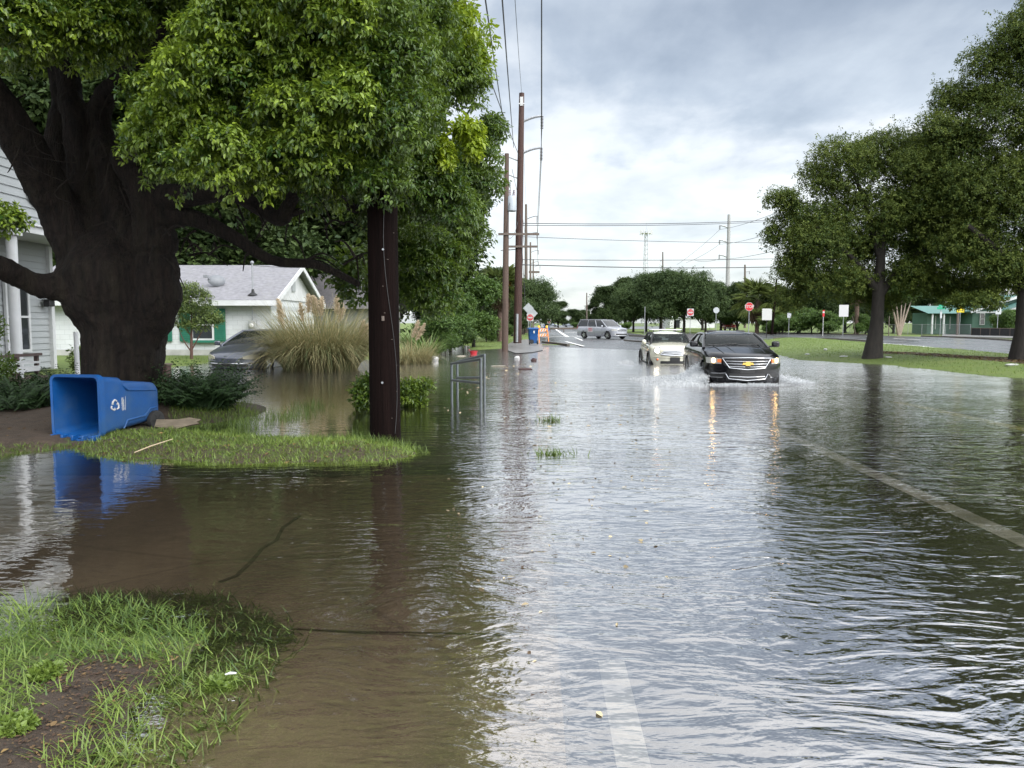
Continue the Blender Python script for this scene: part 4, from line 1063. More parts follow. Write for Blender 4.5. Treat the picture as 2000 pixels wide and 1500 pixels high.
g2, z = signpost('tall grey sign back before the clipped hedge of the green house', 1950, 605, 82, .9); panel(g2, 'panel', rect(.60, .95), z, M_SIGNB)
def plainpost(label, px, pyb, pyt, Y, r, m, name='wooden_post', lean=0):
    b_ = P(px, pyb, Y); o = MB().tube([(0, 0, -.2), (lean, 0, P(px, pyt, Y).z - b_.z)], [r, r * .9], 10).build(name, m, loc=b_); return tag(o, label, 'post')
plainpost('bare pale post standing before the crape myrtle', 1735.5, 655, 617, 86, .05, M_GREYW); plainpost('leaning thin stake by the chain link fence', 1672, 653, 618, 92, .045, M_GREYW, lean=-.5)
plainpost('thick weathered wooden post before the green house', 1869, 655, 610, 86, .13, M_GREYW); plainpost('slim grey post at the corner of the grove island', 1259, 651, 599, 95, .05, M_GALV)
plainpost('white pipe standing between the old tree and the porch', 152, 738, 648, 17.5, .055, M_WHT, 'white_pipe')

# barricade and upright bin
bq = P(1060, 664, 55); br = thing('barricade', 'orange and white striped barricade with two amber lamps behind the blue bin', 'barricade', (bq.x, bq.y, .06), .35)
for k, (z, h) in enumerate(((.92, .22), (.55, .20))):
    pn = MB().box((0, 0, z), (.82, .03, h)).build('striped_board', M_SIGNW, br)
    st = MB()
    for j in range(4): st.add([(-.38 + .2 * j, -.018, z - h / 2), (-.28 + .2 * j, -.018, z - h / 2), (-.18 + .2 * j, -.018, z + h / 2), (-.28 + .2 * j, -.018, z + h / 2)], [(0, 1, 2, 3)])
    st.build('orange_stripe', M_ORANGE, pn, smooth=0)
for q in (-1, 1):
    MB().beam((q * .34, -.02, 1.02), (q * .36, -.25, 0), .05, .05).build('leg', M_ORANGE, br); MB().beam((q * .34, .05, 1.02), (q * .36, .30, 0), .05, .05).build('leg', M_SIGNW, br)
    MB().lathe([(.05, 0), (.09, .03), (.09, .15), (.05, .2)], 12, Matrix.Translation((q * .3, 0, 1.03))).build('warning_lamp', mat('amber_lamp_body', (.85, .45, .03), .35), br)
MB().lathe([(.24, -.03), (.24, .03)], 20, Matrix.Translation((.34, .12, .98)) @ RX).build('blue_disc', M_BLUEP, br)
ub = P(1041, 672, 51); U = thing('recycling_bin', 'blue wheeled bin standing upright on the pavement before the barricade', 'bin', (ub.x, ub.y, .06), .12)
MB().loft([[(x, y, z) for z, x, y in [(q[0], q[1], q[2]) for q in rrect(zz, hw, -hd, hd, .07)]] for zz, hw, hd in ((.06, .24, .25), (.5, .28, .29), (.95, .32, .33), (1.0, .35, .36))]).build('body', M_BLUEP, U, 50)
MB().loft([[(x, y, z) for z, x, y in rrect(zz, hw, -hd, hd, .07)] for zz, hw, hd in ((1.0, .37, .38), (1.05, .37, .38), (1.10, .30, .32))]).build('lid', M_BLUEP, U, 50)
for q in (-1, 1): MB().lathe([(.13, -.03), (.14, 0), (.13, .03)], 18, Matrix.Translation((q * .27, -.22, .14)) @ Matrix.Rotation(PI / 2 - .0, 4, 'Y')).build('wheel', M_TYRE, U)
MB().lathe([(.15, -.02), (.15, .02)], 18, Matrix.Translation((-.14, -.30, .18)) @ RX).build('wheel_well', M_BLACK, U)
MB().box((.02, -.345, .82), (.10, .01, .16)).build('emblem', M_SIGNW, U)

# handrails in the flood
def handrail(label, a, c, hgt):
    a, c = G(*a), G(*c); d = c - a; t_ = thing('handrail', label, 'handrail', a, 0, 'pipe handrails in the flood'); r = .026
    za, zc = hgt
    MB().tube([(0, 0, -.25), (0, 0, za)], r, 10).build('post', M_RAIL, t_); MB().tube([d + Vector((0, 0, -.25)), d + Vector((0, 0, zc))], r, 10).build('post', M_RAIL, t_)
    MB().tube([(0, 0, za - .02), d + Vector((0, 0, zc - .02))], r, 10).build('top_rail', M_RAIL, t_); MB().tube([(0, 0, za * .50), d + Vector((0, 0, zc * .50))], r * .9, 10).build('middle_rail', M_RAIL, t_)
handrail('near one of two grey pipe handrails sticking out of the water', (882.5, 776), (939.5, 797), (.70, .88))
handrail('far one of two grey pipe handrails, partly hidden behind the near one', (893.5, 770), (946.5, 783), (.70, .90))

# ---------------------------------------------------------------- porch house
HX = -11.6
h1 = thing('porch_house', 'white sided house with a porch behind the old tree', 'house', (HX, 18, .1))
def hb(x, y, z): return (x - HX, y - 18, z - .1)
def lapsiding(mb, x, y0, y1, z0, z1, step=.19, top=None):
    z = z0
    while z < z1:
        a, c = y0, y1
        if top: a, c = top(z)
        if c > a: mb.add([hb(x + .03, a, z), hb(x + .03, c, z), hb(x + .005, c, z + step), hb(x + .005, a, z + step)], [(0, 1, 2, 3)]); mb.add([hb(x + .03, a, z), hb(x + .005, a, z), hb(x + .005, c, z), hb(x + .03, c, z)], [(0, 1, 2, 3)])
        z += step
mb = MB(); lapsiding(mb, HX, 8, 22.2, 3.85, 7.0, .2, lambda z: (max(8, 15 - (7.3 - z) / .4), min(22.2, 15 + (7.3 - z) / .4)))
mb.box(hb(HX - .1, 15, 5.3), (.12, .1, .1)); mb.build('gable_wall', M_SIDE, h1, smooth=0)
MB().box(hb(HX - .05, 15.1, 3.74), (.3, 14.2, .22)).box(hb(HX + .12, 15.1, 3.83), (.06, 14.2, .05)).build('porch_beam', M_WHT, h1, bevel=.01)
MB().box(hb(HX - .8, 15.1, 3.70), (1.3, 14.2, .06)).build('porch_ceiling', M_WHT, h1)
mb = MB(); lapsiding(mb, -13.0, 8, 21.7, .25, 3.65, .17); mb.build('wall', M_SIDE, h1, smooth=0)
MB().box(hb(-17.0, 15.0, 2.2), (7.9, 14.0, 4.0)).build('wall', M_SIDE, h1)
for y0, y1 in ((22.6, 15.0), (7.4, 15.0)):
    MB().add([hb(HX + .35, y0, 4.28), hb(HX + .35, y1, 7.32), hb(-21, y1, 7.32), hb(-21, y0, 4.28)], [(0, 1, 2, 3)]).add([hb(HX + .35, y0, 4.18), hb(HX + .35, y1, 7.22), hb(-21, y1, 7.22), hb(-21, y0, 4.18)], [(3, 2, 1, 0)]).build('roof', M_DROOF, h1, smooth=0)
    MB().beam(hb(HX + .37, y0, 4.20), hb(HX + .37, y1, 7.24), .05, .24).build('rake_board', M_WHT, h1)
MB().lathe([(.12, 0), (.12, 3.4)], 16, Matrix.Translation(hb(HX, 18.0, .2))).box(hb(HX, 18, 3.56), (.34, .34, .1)).build('porch_post', M_WHT, h1, bevel=.01)
MB().lathe([(.12, 0), (.12, 3.4)], 16, Matrix.Translation(hb(HX, 12.5, .2))).build('porch_post', M_WHT, h1)
MB().box(hb(-12.95, 21.66, 1.9), (.14, .14, 3.4)).build('corner_trim', M_WHT, h1)
def window(par, hbf, x, y0, y1, z0, z1, face='x'):
    w = thing('window', None, None); w.parent = par
    yc, zc = (y0 + y1) / 2, (z0 + z1) / 2; f = .08
    mk = (lambda u, v, du, dv, m, nm, off: MB().box(hbf(x + off, u, v), (.06, du, dv)).build(nm, m, w)) if face == 'x' else (lambda u, v, du, dv, m, nm, off: MB().box(hbf(u, x - off, v), (du, .06, dv)).build(nm, m, w))
    fr_ = MB()
    for u, v, du, dv in ((yc, z1, y1 - y0 + f, f), (yc, z0, y1 - y0 + f, f), (yc, zc, y1 - y0 - f, f * .7)):
        fr_.box(hbf(x + .04, u, v) if face == 'x' else hbf(u, x - .04, v), (.07, du, dv) if face == 'x' else (du, .07, dv))
    for u in (y0, y1): fr_.box(hbf(x + .042, u, zc) if face == 'x' else hbf(u, x - .042, zc), (.07, f, z1 - z0 - f) if face == 'x' else (f, .07, z1 - z0 - f))
    fr_.build('frame', M_WHT, w)
    mk(yc, (z0 + zc) / 2, y1 - y0 - f, zc - z0 - f * .7, M_DGL, 'pane', .02); mk(yc, (z1 + zc) / 2, y1 - y0 - f, z1 - zc - f * .7, M_DGL, 'pane', .018)
    return w
window(h1, hb, -12.96, 19.7, 20.6, .75, 2.55); window(h1, hb, -12.96, 16.3, 17.3, .75, 2.55)
MB().box(hb(-12.8, 21.35, 2.02), (.18, .26, .16)).box(hb(-12.8, 21.35, 2.12), (.24, .32, .04)).build('porch_lamp', M_BLACK, h1, bevel=.02)
gv = MB().tube([hb(HX + .06, 19.0 + .42 * math.sin(a), 4.75 - .42 * math.cos(a)) for a in np.linspace(0, PI * 2, 24)], .05, 6).build('gable_vent', M_WHT, h1)
mb = MB()
for k in range(7): mb.box(hb(HX + .04, 19.0, 4.42 + .11 * k), (.05, .8 * math.sin(math.acos(min(1, abs(-.33 + .11 * k) / .42))), .05))
mb.build('louvre', M_SIDE, gv)
bn = thing('wooden_bench', 'brown and white wooden bench before the porch', 'bench', (-11.0, 16.9, .17), 0)
for y in (-.75, .05, .85):
    MB().box((0, y, .3), (.08, .07, .62)).box((-.45, y, .3), (.08, .07, .62)).build('leg', M_BROWN, bn)
MB().box((-.2, .05, .42), (.5, 1.75, .05)).build('seat', M_WHT, bn); MB().box((.05, .05, .60), (.1, 1.75, .06)).build('arm_rail', M_BROWN, bn); MB().box((.03, .05, .28), (.04, 1.7, .12)).build('apron', M_WHT, bn)

# ---------------------------------------------------------------- white cottage
c1 = thing('cottage', 'white block cottage with green shutters and a pale shingle roof', 'house', (-10, 32, .0))
def cb(x, y, z): return (x + 10, y - 32, z)
m = bpy.data.materials.new('painted_block'); t, o = nt(m); b = NB(t)
pos = b.n('TexCoord').outputs['Object']
br_ = b.n('TexBrick', i_Scale=1.0, i_Mortar_Size=.008, i_Brick_Width=.4, i_Row_Height=.2); br_.inputs['Color1'].default_value = (.64, .66, .68, 1); br_.inputs['Color2'].default_value = (.60, .62, .64, 1); br_.inputs['Mortar'].default_value = (.48, .50, .52, 1)
b.put(br_.inputs['Vector'], b.mapping(pos, (1, 1, 1), (PI / 2, 0, 0)))
st = b.ramp(b.noise(b.mapping(pos, (.8, .8, 3)), 1.2, 5, .6), [(.5, 0), (.8, .45)])
p = b.n('BsdfPrincipled', i_Roughness=.6); b.put(p.inputs['Base Color'], b.mix(st, br_.outputs[0], (.42, .42, .40))); t.links.new(p.outputs[0], o.inputs[0])
MB().box(cb(-15.2, 35.5, 1.28), (10.4, 7.0, 2.42)).build('wall', m, c1, smooth=0)
MB().box(cb(-15.2, 35.5, .2), (10.46, 7.06, .36)).build('foundation', mat('stained_block', (.42, .42, .40), .8, var=.2, vs=2), c1)
MB().add([cb(-9.95, 32.0, 2.49), cb(-9.95, 39.0, 2.49), cb(-9.95, 35.5, 3.98)], [(0, 1, 2)]).build('gable', M_WHT, c1)
MB().box(cb(-9.92, 35.1, 3.2), (.06, .5, .6)).build('gable_vent', M_SIDE, c1)
for y0 in (31.45, 39.55):
    MB().add([cb(-9.6, y0, 2.42), cb(-9.6, 35.5, 4.12), cb(-20.9, 35.5, 4.12), cb(-20.9, y0, 2.42), cb(-9.6, y0, 2.36), cb(-9.6, 35.5, 4.06), cb(-20.9, 35.5, 4.06), cb(-20.9, y0, 2.36)], [(0, 1, 2, 3), (7, 6, 5, 4), (0, 4, 5, 1), (3, 2, 6, 7)]).build('roof', M_SHGL, c1, smooth=0)
    MB().beam(cb(-9.58, y0, 2.32), cb(-9.58, 35.5, 4.0), .05, .2).build('rake_board', M_WHT, c1); MB().beam(cb(-9.6, y0, 2.30), cb(-20.9, y0, 2.30), .04, .22).build('fascia', M_WHT, c1)
cw = window(c1, cb, 31.99, -13.28, -12.40, .80, 2.02, 'y')
MB().box(cb(-12.84, 31.9, .72), (1.15, .16, .1)).build('sill', M_GREEN, cw)
def shutter(x):
    s_ = MB().box(cb(x, 31.95, 1.40), (.46, .06, 1.36)).build('shutter', M_GREEN, c1)
    q = MB()
    for k in range(16): q.box(cb(x, 31.915, .80 + .08 * k), (.36, .025, .045))
    q.build('slat', M_GREEN, s_)
for x in (-13.56, -12.12, -14.35, -15.95): shutter(x)
window(c1, cb, 31.99, -15.65, -14.68, .80, 2.02, 'y')
ex = P(494, 600, 31.95).x
mt_ = MB().box(cb(ex, 31.86, 1.38), (.30, .2, .42)); mto = mt_.build('meter_box', mat('meter_grey', (.36, .37, .37), .5, .3), c1, bevel=.02); MB().lathe([(.095, 0), (.095, .09), (.06, .12)], 16, Matrix.Translation(cb(ex, 31.75, 1.38)) @ RX).build('meter_dial', M_CLEAR, mto)
MB().tube([cb(ex, 31.88, 1.6), cb(ex, 31.88, 2.3)], .03, 8).tube([cb(ex - .9, 31.95, .45), cb(ex + .0, 31.93, .42)], .018, 6).build('conduit', M_GALV, c1)
MB().tube([cb(ex, 32.0, 2.4), cb(ex, 32.0, 3.92)], .035, 8).lathe([(.03, 0), (.08, .04), (.08, .1), (.03, .14)], 10, Matrix.Translation(cb(ex, 32.0, 3.9))).build('service_mast', M_GALV, c1)
MB().lathe([(.22, 0), (.16, .06), (.07, .12), (.05, .26)], 14, Matrix.Translation(cb(ex, 32.0, 2.62))).build('mast_flashing', M_BLACK, c1)
dp_ = P(423, 548, 32.9); ds = thing('satellite_dish', 'grey satellite dish standing on the cottage roof', 'satellite dish', dp_)
M = Matrix.Rotation(.5, 4, 'Z') @ Matrix.Rotation(-1.15, 4, 'X') @ Matrix.Rotation(PI, 4, 'X') @ Matrix.Diagonal((1.15, .85, 1, 1))
MB().lathe([(.36, -.0), (.30, .05), (.2, .09), (.02, .11)], 24, Matrix.Rotation(.5, 4, 'Z') @ Matrix.Rotation(1.2, 4, 'X') @ Matrix.Diagonal((1, .72, 1, 1))).build('dish', mat('dish_grey', (.16, .17, .185), .5), ds)
MB().tube([(-.05, .1, -.12), (-.3, -.25, .12)], .02, 6).box((-.34, -.28, .16), (.18, .14, .12)).build('receiver_arm', M_GALV, ds); MB().tube([(0, .05, 0), (.02, .12, -.3), (.02, .05, -.55)], .028, 6).build('mount', M_GALV, ds)
wire(cb(ex, 32, 3.9) + Vector((-10, 32, 0)) if False else Vector((ex, 32.0, 3.85)), Vector((-1.3, 40, 6.2)), .7, 'thin service cable running from the cottage mast to the poles', .010)
# neighbour roof behind the cottage
n1 = thing('neighbour_house', 'grey roofed house half hidden behind the branch right of the cottage', 'house', (-11.2, 47, .03))
MB().box((0, 3, 1.2), (7, 6, 2.4)).build('wall', mat('grey_siding', (.22, .22, .22), .7), n1); 
for s_ in (-1, 1): MB().add([(-4, 3 - s_ * 3.6, 2.3), (4, 3 - s_ * 3.6, 2.3), (4, 3, 4.6), (-4, 3, 4.6)], [(0, 1, 2, 3)]).build('roof', M_DROOF, n1)
MB().add([(-3.5, 0, 2.4), (-3.5, 6, 2.4), (-3.5, 3, 4.5)], [(0, 1, 2)]).add([(3.5, 0, 2.4), (3.5, 6, 2.4), (3.5, 3, 4.5)], [(0, 1, 2)]).build('gable', M_SIDE, n1)
# low fence by the bushes
wf = G(918, 668); f1 = thing('picket_fence', 'short white board fence among the bushes at the flooded verge', 'fence', (wf.x - .8, wf.y + 1, 0))
for k in range(6): MB().box((-.15 + .22 * k, .45 * k, .42), (.2, .03, .95 + .02 * (k % 2))).build('board', M_WHT, f1)
MB().beam((-.2, .05, .6), (1.1, 2.4, .6), .04, .08).build('rail', M_WHT, f1)
mbx = G(911, 672); mt2 = thing('mailbox', 'black mailbox among the bushes behind the white board fence', 'mailbox', (mbx.x, mbx.y + 1.5, 0)); MB().box((0, 0, 1.05), (.26, .45, .26)).build('box', M_BLACK, mt2, bevel=.08); MB().box((0, 0, .45), (.09, .09, .95)).build('post', M_GREYW, mt2)

# ---------------------------------------------------------------- green house, fences, white building on the far side
gY = 92
def gpx(px): return (px - 1000) / 1500 * gY
gh = thing('green_house', 'green sided house with white rakes behind the fence', 'house', (gpx(1955), gY, .1))
ox = gpx(1955)
M_GSID = mat('green_siding', (.085, .17, .13), .6, var=.08, vs=3); M_GROOF = mat('green_roof', (.07, .17, .15), .6, var=.12, vs=3)
def gz(py, Y=92): return H + (630 - py) * Y / 1500 - .1
xl, xrg = gpx(1898) - ox, gpx(2110) - ox
MB().box(((xl + xrg) / 2, 4, 1.5), (xrg - xl, 7.6, 3.0)).build('wall', M_GSID, gh)
rx_, rz_ = gpx(1992) - ox, gz(574)
e0, ez = gpx(1886) - ox, gz(608)
for (a, c) in ((e0, rx_), (2 * rx_ - e0, rx_)):
    MB().add([(a, -.6, ez), (c, -.6, rz_), (c, 8.5, rz_), (a, 8.5, ez), (a, -.6, ez - .12), (c, -.6, rz_ - .12), (c, 8.5, rz_ - .12), (a, 8.5, ez - .12)], [(0, 1, 2, 3), (7, 6, 5, 4), (0, 4, 5, 1), (3, 2, 6, 7), (0, 3, 7, 4)]).build('roof', M_GROOF, gh, smooth=0)
    MB().beam((a, -.64, ez - .1), (c, -.64, rz_ - .1), .06, .3).build('rake_board', M_WHT, gh)
MB().add([(e0 + .5, .1, ez - .1), (2 * rx_ - e0 - .5, .1, ez - .1), (rx_, .1, rz_ - .2)], [(0, 1, 2)]).build('gable', M_GSID, gh)
fx0, fx1, fz = gpx(1927) - ox, gpx(2010) - ox, gz(578)
MB().add([(fx0, -3.2, ez - .05), (fx1, -3.2, fz), (fx1, .4, fz), (fx0, .4, ez - .05)], [(0, 1, 2, 3)]).add([(2 * fx1 - fx0, -3.2, ez - .05), (fx1, -3.2, fz), (fx1, .4, fz), (2 * fx1 - fx0, .4, ez - .05)], [(3, 2, 1, 0)]).build('porch_roof', M_GROOF, gh, smooth=0)
MB().beam((fx0, -3.25, ez - .15), (fx1, -3.25, fz - .1), .06, .28).build('rake_board', M_WHT, gh); MB().beam((e0 + .6, -.7, ez - .14), (fx0, -3.2, ez - .14), .06, .2).build('fascia', M_WHT, gh)
MB().add([(fx0 + .3, -2.9, ez - .1), (fx1 + 4.5, -2.9, ez - .1), (fx1, -2.9, fz - .2)], [(0, 1, 2)]).box(((fx0 + fx1) / 2 + 2.5, -2.85, ez - .2), (fx1 - fx0 + 4, .1, .2)).build('porch_gable', M_GSID, gh)
window(gh, lambda u, y, v: (u, y, v), -.0 + .15, gpx(1912) - ox, gpx(1920.5) - ox, gz(634), gz(612), 'y')
window(gh, lambda u, y, v: (u, y, v), -.0 + .15, gpx(1936) - ox, gpx(1948) - ox, gz(634), gz(614), 'y')
for px in (1926, 1999): MB().beam((gpx(px) - ox - .1, -2.8, ez - .3), (gpx(px) - ox + .25, -2.8, ez - 1.5), .12, .12).beam((gpx(px) - ox + .25, -2.8, ez - 1.5), (gpx(px) - ox + .2, -2.8, .3), .1, .1).build('porch_brace', mat('cream_trim', (.55, .47, .28), .6), gh)
wg = thing('porch_wing', 'shaded porch with white columns left of the green house', 'porch', (gpx(1868), gY + 2.5, .1))
MB().box((0, 2, 1.3), (4.4, 3.5, 2.6)).build('wall', M_GSID, wg); MB().add([(-3, -1.4, 2.5), (3, -1.4, 2.5), (3, 3, 3.5), (-3, 3, 3.5)], [(0, 1, 2, 3)]).build('roof', M_GROOF, wg)
for x in (-2.3, -.9): MB().lathe([(.12, 0), (.10, 2.5)], 10, Matrix.Translation((x, -1.1, 0))).build('column', M_WHT, wg)
for x in (-1.2, -.3, .6): MB().box((x, .2, 1.4), (.08, .1, 1.6)).build('window_frame', M_WHT, wg)
def fence(label, pts, h, m, panel_m, step, name='chain_link_fence', pr=.03):
    q = [Vector((*p, .05)) for p in gxy(pts, .05)]; t_ = thing(name, label, 'fence', q[0])
    o = q[0]; L = 0; acc = []
    for a, c in zip(q[:-1], q[1:]):
        n = max(1, round((c - a).length / step)); acc += [a.lerp(c, k / n) - o for k in range(n)]
    acc.append(q[-1] - o)
    for p in acc: MB().tube([p - Vector((0, 0, .2)), p + Vector((0, 0, h + .05))], pr, 6).build('post', m, t_)
    MB().tube([p + Vector((0, 0, h)) for p in acc], pr * .7, 5).build('top_rail', m, t_)
    f = MB()
    for a, c in zip(acc[:-1], acc[1:]): f.add([a, c, c + Vector((0, 0, h)), a + Vector((0, 0, h))], [(0, 1, 2, 3)])
    f.build('mesh_panel', panel_m, t_, smooth=0)
m = bpy.data.materials.new('chain_link'); t, o = nt(m); b = NB(t)
tp = b.n('BsdfTransparent'); df = b.n('BsdfPrincipled', i_Roughness=.5); df.inputs['Base Color'].default_value = (.20, .21, .22, 1); mx = b.n('MixShader')
pos = b.n('TexCoord').outputs['Object']
wv = [b.math('FRACT', b.math('MULTIPLY', s_, 14.0)) for s_ in ()]
sp = b.n('SeparateXYZ'); t.links.new(pos, sp.inputs[0])
u1 = b.math('LESS_THAN', b.math('FRACT', b.math('MULTIPLY', b.math('ADD', sp.outputs[0], sp.outputs[2]), 12.0)), .13); u2 = b.math('LESS_THAN', b.math('FRACT', b.math('MULTIPLY', b.math('SUBTRACT', sp.outputs[0], sp.outputs[2]), 12.0)), .13)
b.put(mx.inputs[0], b.math('MAXIMUM', u1, u2)); t.links.new(tp.outputs[0], mx.inputs[1]); t.links.new(df.outputs[0], mx.inputs[2]); t.links.new(mx.outputs[0], o.inputs[0])
fence('chain link fence along the far side of the cross road', [(1560, 648), (1660, 650.5), (1800, 654.5), (1895, 656)], 1.22, M_GALV, m, 2.9)
fence('low fence hung with black windscreen cloth before the green house', [(1897, 656), (1993, 658.5), (2100, 662)], .85, M_GREYW, mat('black_cloth', (.018, .018, .02), .8, var=.3), 1.5, 'screened_fence', .045)
fence('chain link fence behind the oak grove', [(1160, 638), (1420, 639.5)], 1.3, M_GALV, m, 6.0)
wb_ = P(1352, 640, 165); wb0 = thing('low_white_building', 'long low white building behind the oak grove', 'building', wb_)
MB().box((0, 4, 1.1), (9.6, 8, 2.3)).build('wall', M_WHT, wb0); MB().add([(-5, -.4, 2.1), (5, -.4, 2.1), (4, 4, 3.0), (-4, 4, 3.0)], [(0, 1, 2, 3)]).add([(-5, 8.4, 2.1), (5, 8.4, 2.1), (4, 4, 3.0), (-4, 4, 3.0)], [(3, 2, 1, 0)]).build('roof', M_WHT, wb0)
MB().box((-3.2, -.05, .8), (1.0, .1, 1.7)).build('door', M_DGL, wb0)
gq = P(1058, 643, 118); gr_ = thing('guard_rail', 'low dark guard rail before the parked cars at the end of the road', 'guard rail', (gq.x, 118, .05)); MB().box((2.4, 0, .55), (7, .06, .28)).build('rail', M_GREYW, gr_)
for k in range(4): MB().box((-.8 + 2.1 * k, .08, .3), (.12, .12, .6)).build('post', M_GREYW, gr_)

# ---------------------------------------------------------------- small things
def blob(name, label, cat, loc, d, m, seed=0, rz=0, group=None):
    mb = MB(); n = 12
    prof = [(.02, -.5), (.36, -.45), (.5, -.1), (.47, .25), (.3, .47), (.02, .5)]
    mb.lathe(prof, n); r = random.Random(seed)
    mb.v = [(x * d[0] * r.uniform(.82, 1.12), y * d[1] * r.uniform(.82, 1.12), (z + .3) * d[2] * r.uniform(.9, 1.1)) for x, y, z in mb.v]
    o = mb.build(name, m, loc=loc); o.rotation_euler[2] = rz; return tag(o, label, cat, group)
M_REDP = mat('red_plastic', (.45, .02, .03), .4); M_DBR = mat('dark_driftwood', (.05, .025, .025), .7, var=.3)
rt = G(925, 692); tb = thing('plastic_tub', 'red plastic tub floating by the flooded verge', 'tub', (rt.x, rt.y, -.02), .4)
MB().lathe([(.15, 0), (.19, .16), (.21, .16), (.21, .18), (.18, .18), (.145, .02)], 20, Matrix.Diagonal((1, .8, 1, 1))).build('shell', M_REDP, tb); MB().tube([(-.21, 0, .17), (-.25, 0, .22), (-.18, 0, .26)], .012, 6).build('grip', M_REDP, tb)
q = G(1043, 706); blob('driftwood', 'dark rounded chunk floating on the open water', 'driftwood', q, (.24, .16, .16), M_DBR, 1); q = G(1026, 722.5); blob('driftwood', 'flat dark piece of driftwood by the litter line', 'driftwood', q, (.5, .12, .08), M_DBR, 2, .2)
q = G(1010, 701); blob('foam_cup', 'small white foam piece floating near the pavement end', 'litter', q, (.24, .16, .14), M_SIGNW, 3); q = G(975, 716); blob('pale_board', 'pale board floating in the litter line behind the handrails', 'board', q, (.55, .12, .04), mat('pale_wood', (.40, .36, .28), .7), 4, -.1)
q = G(901, 696); blob('pale_board', 'pale stick floating left of the red tub', 'board', q, (.5, .12, .04), mat('pale_wood', (.40, .36, .28), .7), 5, .5); q = G(850, 706); blob('white_bag', 'crumpled white bag caught by the strappy plant', 'bag', q, (.3, .26, .26), M_SIGNW, 6)
for (px, py, w, h, lab, k) in ((1648, 696.5, .40, .05, 'flat white board lying left of the oak trunk', 7), (1612, 687, .16, .12, 'small white scrap on the median grass', 8), (1577, 690.5, .22, .06, 'white scrap nearest the water edge on the median', 9), (1976, 717, .55, .07, 'white board lying in the leaf mulch by the right oak', 10), (1735, 700, .3, .05, 'pale scrap at the foot of the oak', 11)):
    q = G(px, py, .15); q.z = float(zg([q.x], [q.y])[0]); blob('litter_scrap', lab, 'litter', q, (w, .18, h), M_SIGNW, k, .3)
q = G(342, 838, .08); o = MB().prism([(-.26, -.02), (.0, -.07), (.2, .0), (.33, .03), (.28, .05), (.34, .09), (.18, .12), (.02, .09), (-.26, .09)], .025, Matrix.Rotation(.9, 4, 'X')).build('broken_board', M_BOARD, loc=(q.x, q.y, .12)); tag(o, 'splintered weathered board lying beside the fallen blue bin', 'board')
q = P(322, 745, 16.5); pier = thing('brick_pier', 'short brown brick pier behind the old tree trunk', 'pier', (q.x, q.y, -.1)); MB().box((0, 0, .32), (.20, .24, .70)).build('core', mat('brown_brick', (.10, .06, .05), .8, var=.3, vs=8), pier, bevel=.01); MB().box((0, 0, .70), (.24, .28, .05)).build('cap', M_BOARD, pier, bevel=.01)
q = G(295, 878, .06); o = MB().tube([(-.12, -.15, 0), (.0, 0, .05), (.16, .2, .10)], [.006, .008, .005], 6).build('twig', mat('pale_twig', (.38, .30, .20), .7), loc=(q.x, q.y, .05)); tag(o, 'pale dry twig lying on the grass bank before the bin', 'twig')
q = G(450, 1321, .04); o = MB().tube([(-.02, -.005, 0), (0, 0, .004), (.022, .008, .0)], [.003, .006, .004], 8).build('white_petal', M_SIGNW, loc=(q.x, q.y, .05)); tag(o, 'small white petal in the grass near the camera', 'petal')
# ---------------------------------------------------------------- foliage
M_BARK = mat('dark_wet_bark', (.015, .0105, .0085), .85, var=.85, vs=3, bump=.10, bs=7, stretch=(5, 5, .8), dirt=((.038, .032, .022), .75), spec=.25)
M_BARK2 = mat('oak_bark', (.020, .016, .013), .85, var=.45, vs=3, bump=.03, bs=8, stretch=(3, 3, .8))
L_CAM = leafmat('camphor_leaf', (.024, .066, .010), (.275, .375, .038), .38, .30)
L_YEL = leafmat('yellow_green_leaf', (.11, .19, .012), (.36, .44, .03), .42, .40)
L_OAK = leafmat('oak_leaf', (.030, .060, .012), (.155, .192, .036), .55, .25, .25)
L_BG = leafmat('far_leaf', (.032, .060, .022), (.094, .138, .044), .6, .22, .25)  # greyed and lightened: distance haze is put into the leaf colour
L_BGD = leafmat('dark_far_leaf', (.020, .040, .012), (.064, .098, .027), .6, .2, .25)
L_BRI = leafmat('bright_shrub_leaf', (.030, .075, .012), (.115, .19, .030), .45, .28)
L_FERN = leafmat('fern_leaf', (.010, .030, .008), (.036, .078, .018), .55, .2)
L_PAM = leafmat('pampas_blade', (.070, .120, .040), (.46, .38, .20), .55, .3)
L_PLUME = leafmat('pampas_plume', (.46, .38, .27), (.70, .60, .46), .8, .3)
L_PALM = leafmat('palm_leaf', (.05, .085, .02), (.19, .23, .06), .5, .2)
L_DEAD = leafmat('dead_frond', (.12, .085, .05), (.24, .17, .11), .8, .2)
L_GRS = leafmat('grass_blade', (.040, .085, .012), (.200, .275, .050), .45, .3)
L_LIT = leafmat('fallen_leaf', (.045, .022, .012), (.26, .17, .06), .7, .1)
def join(parts):
    Vs, Fs, Ts, k = [], [], [], 0
    for V, F, T in parts:
        Vs.append(V); Fs.append(F + k); Ts.append(T); k += len(V)
    return np.concatenate(Vs), np.concatenate(Fs), np.concatenate(Ts)
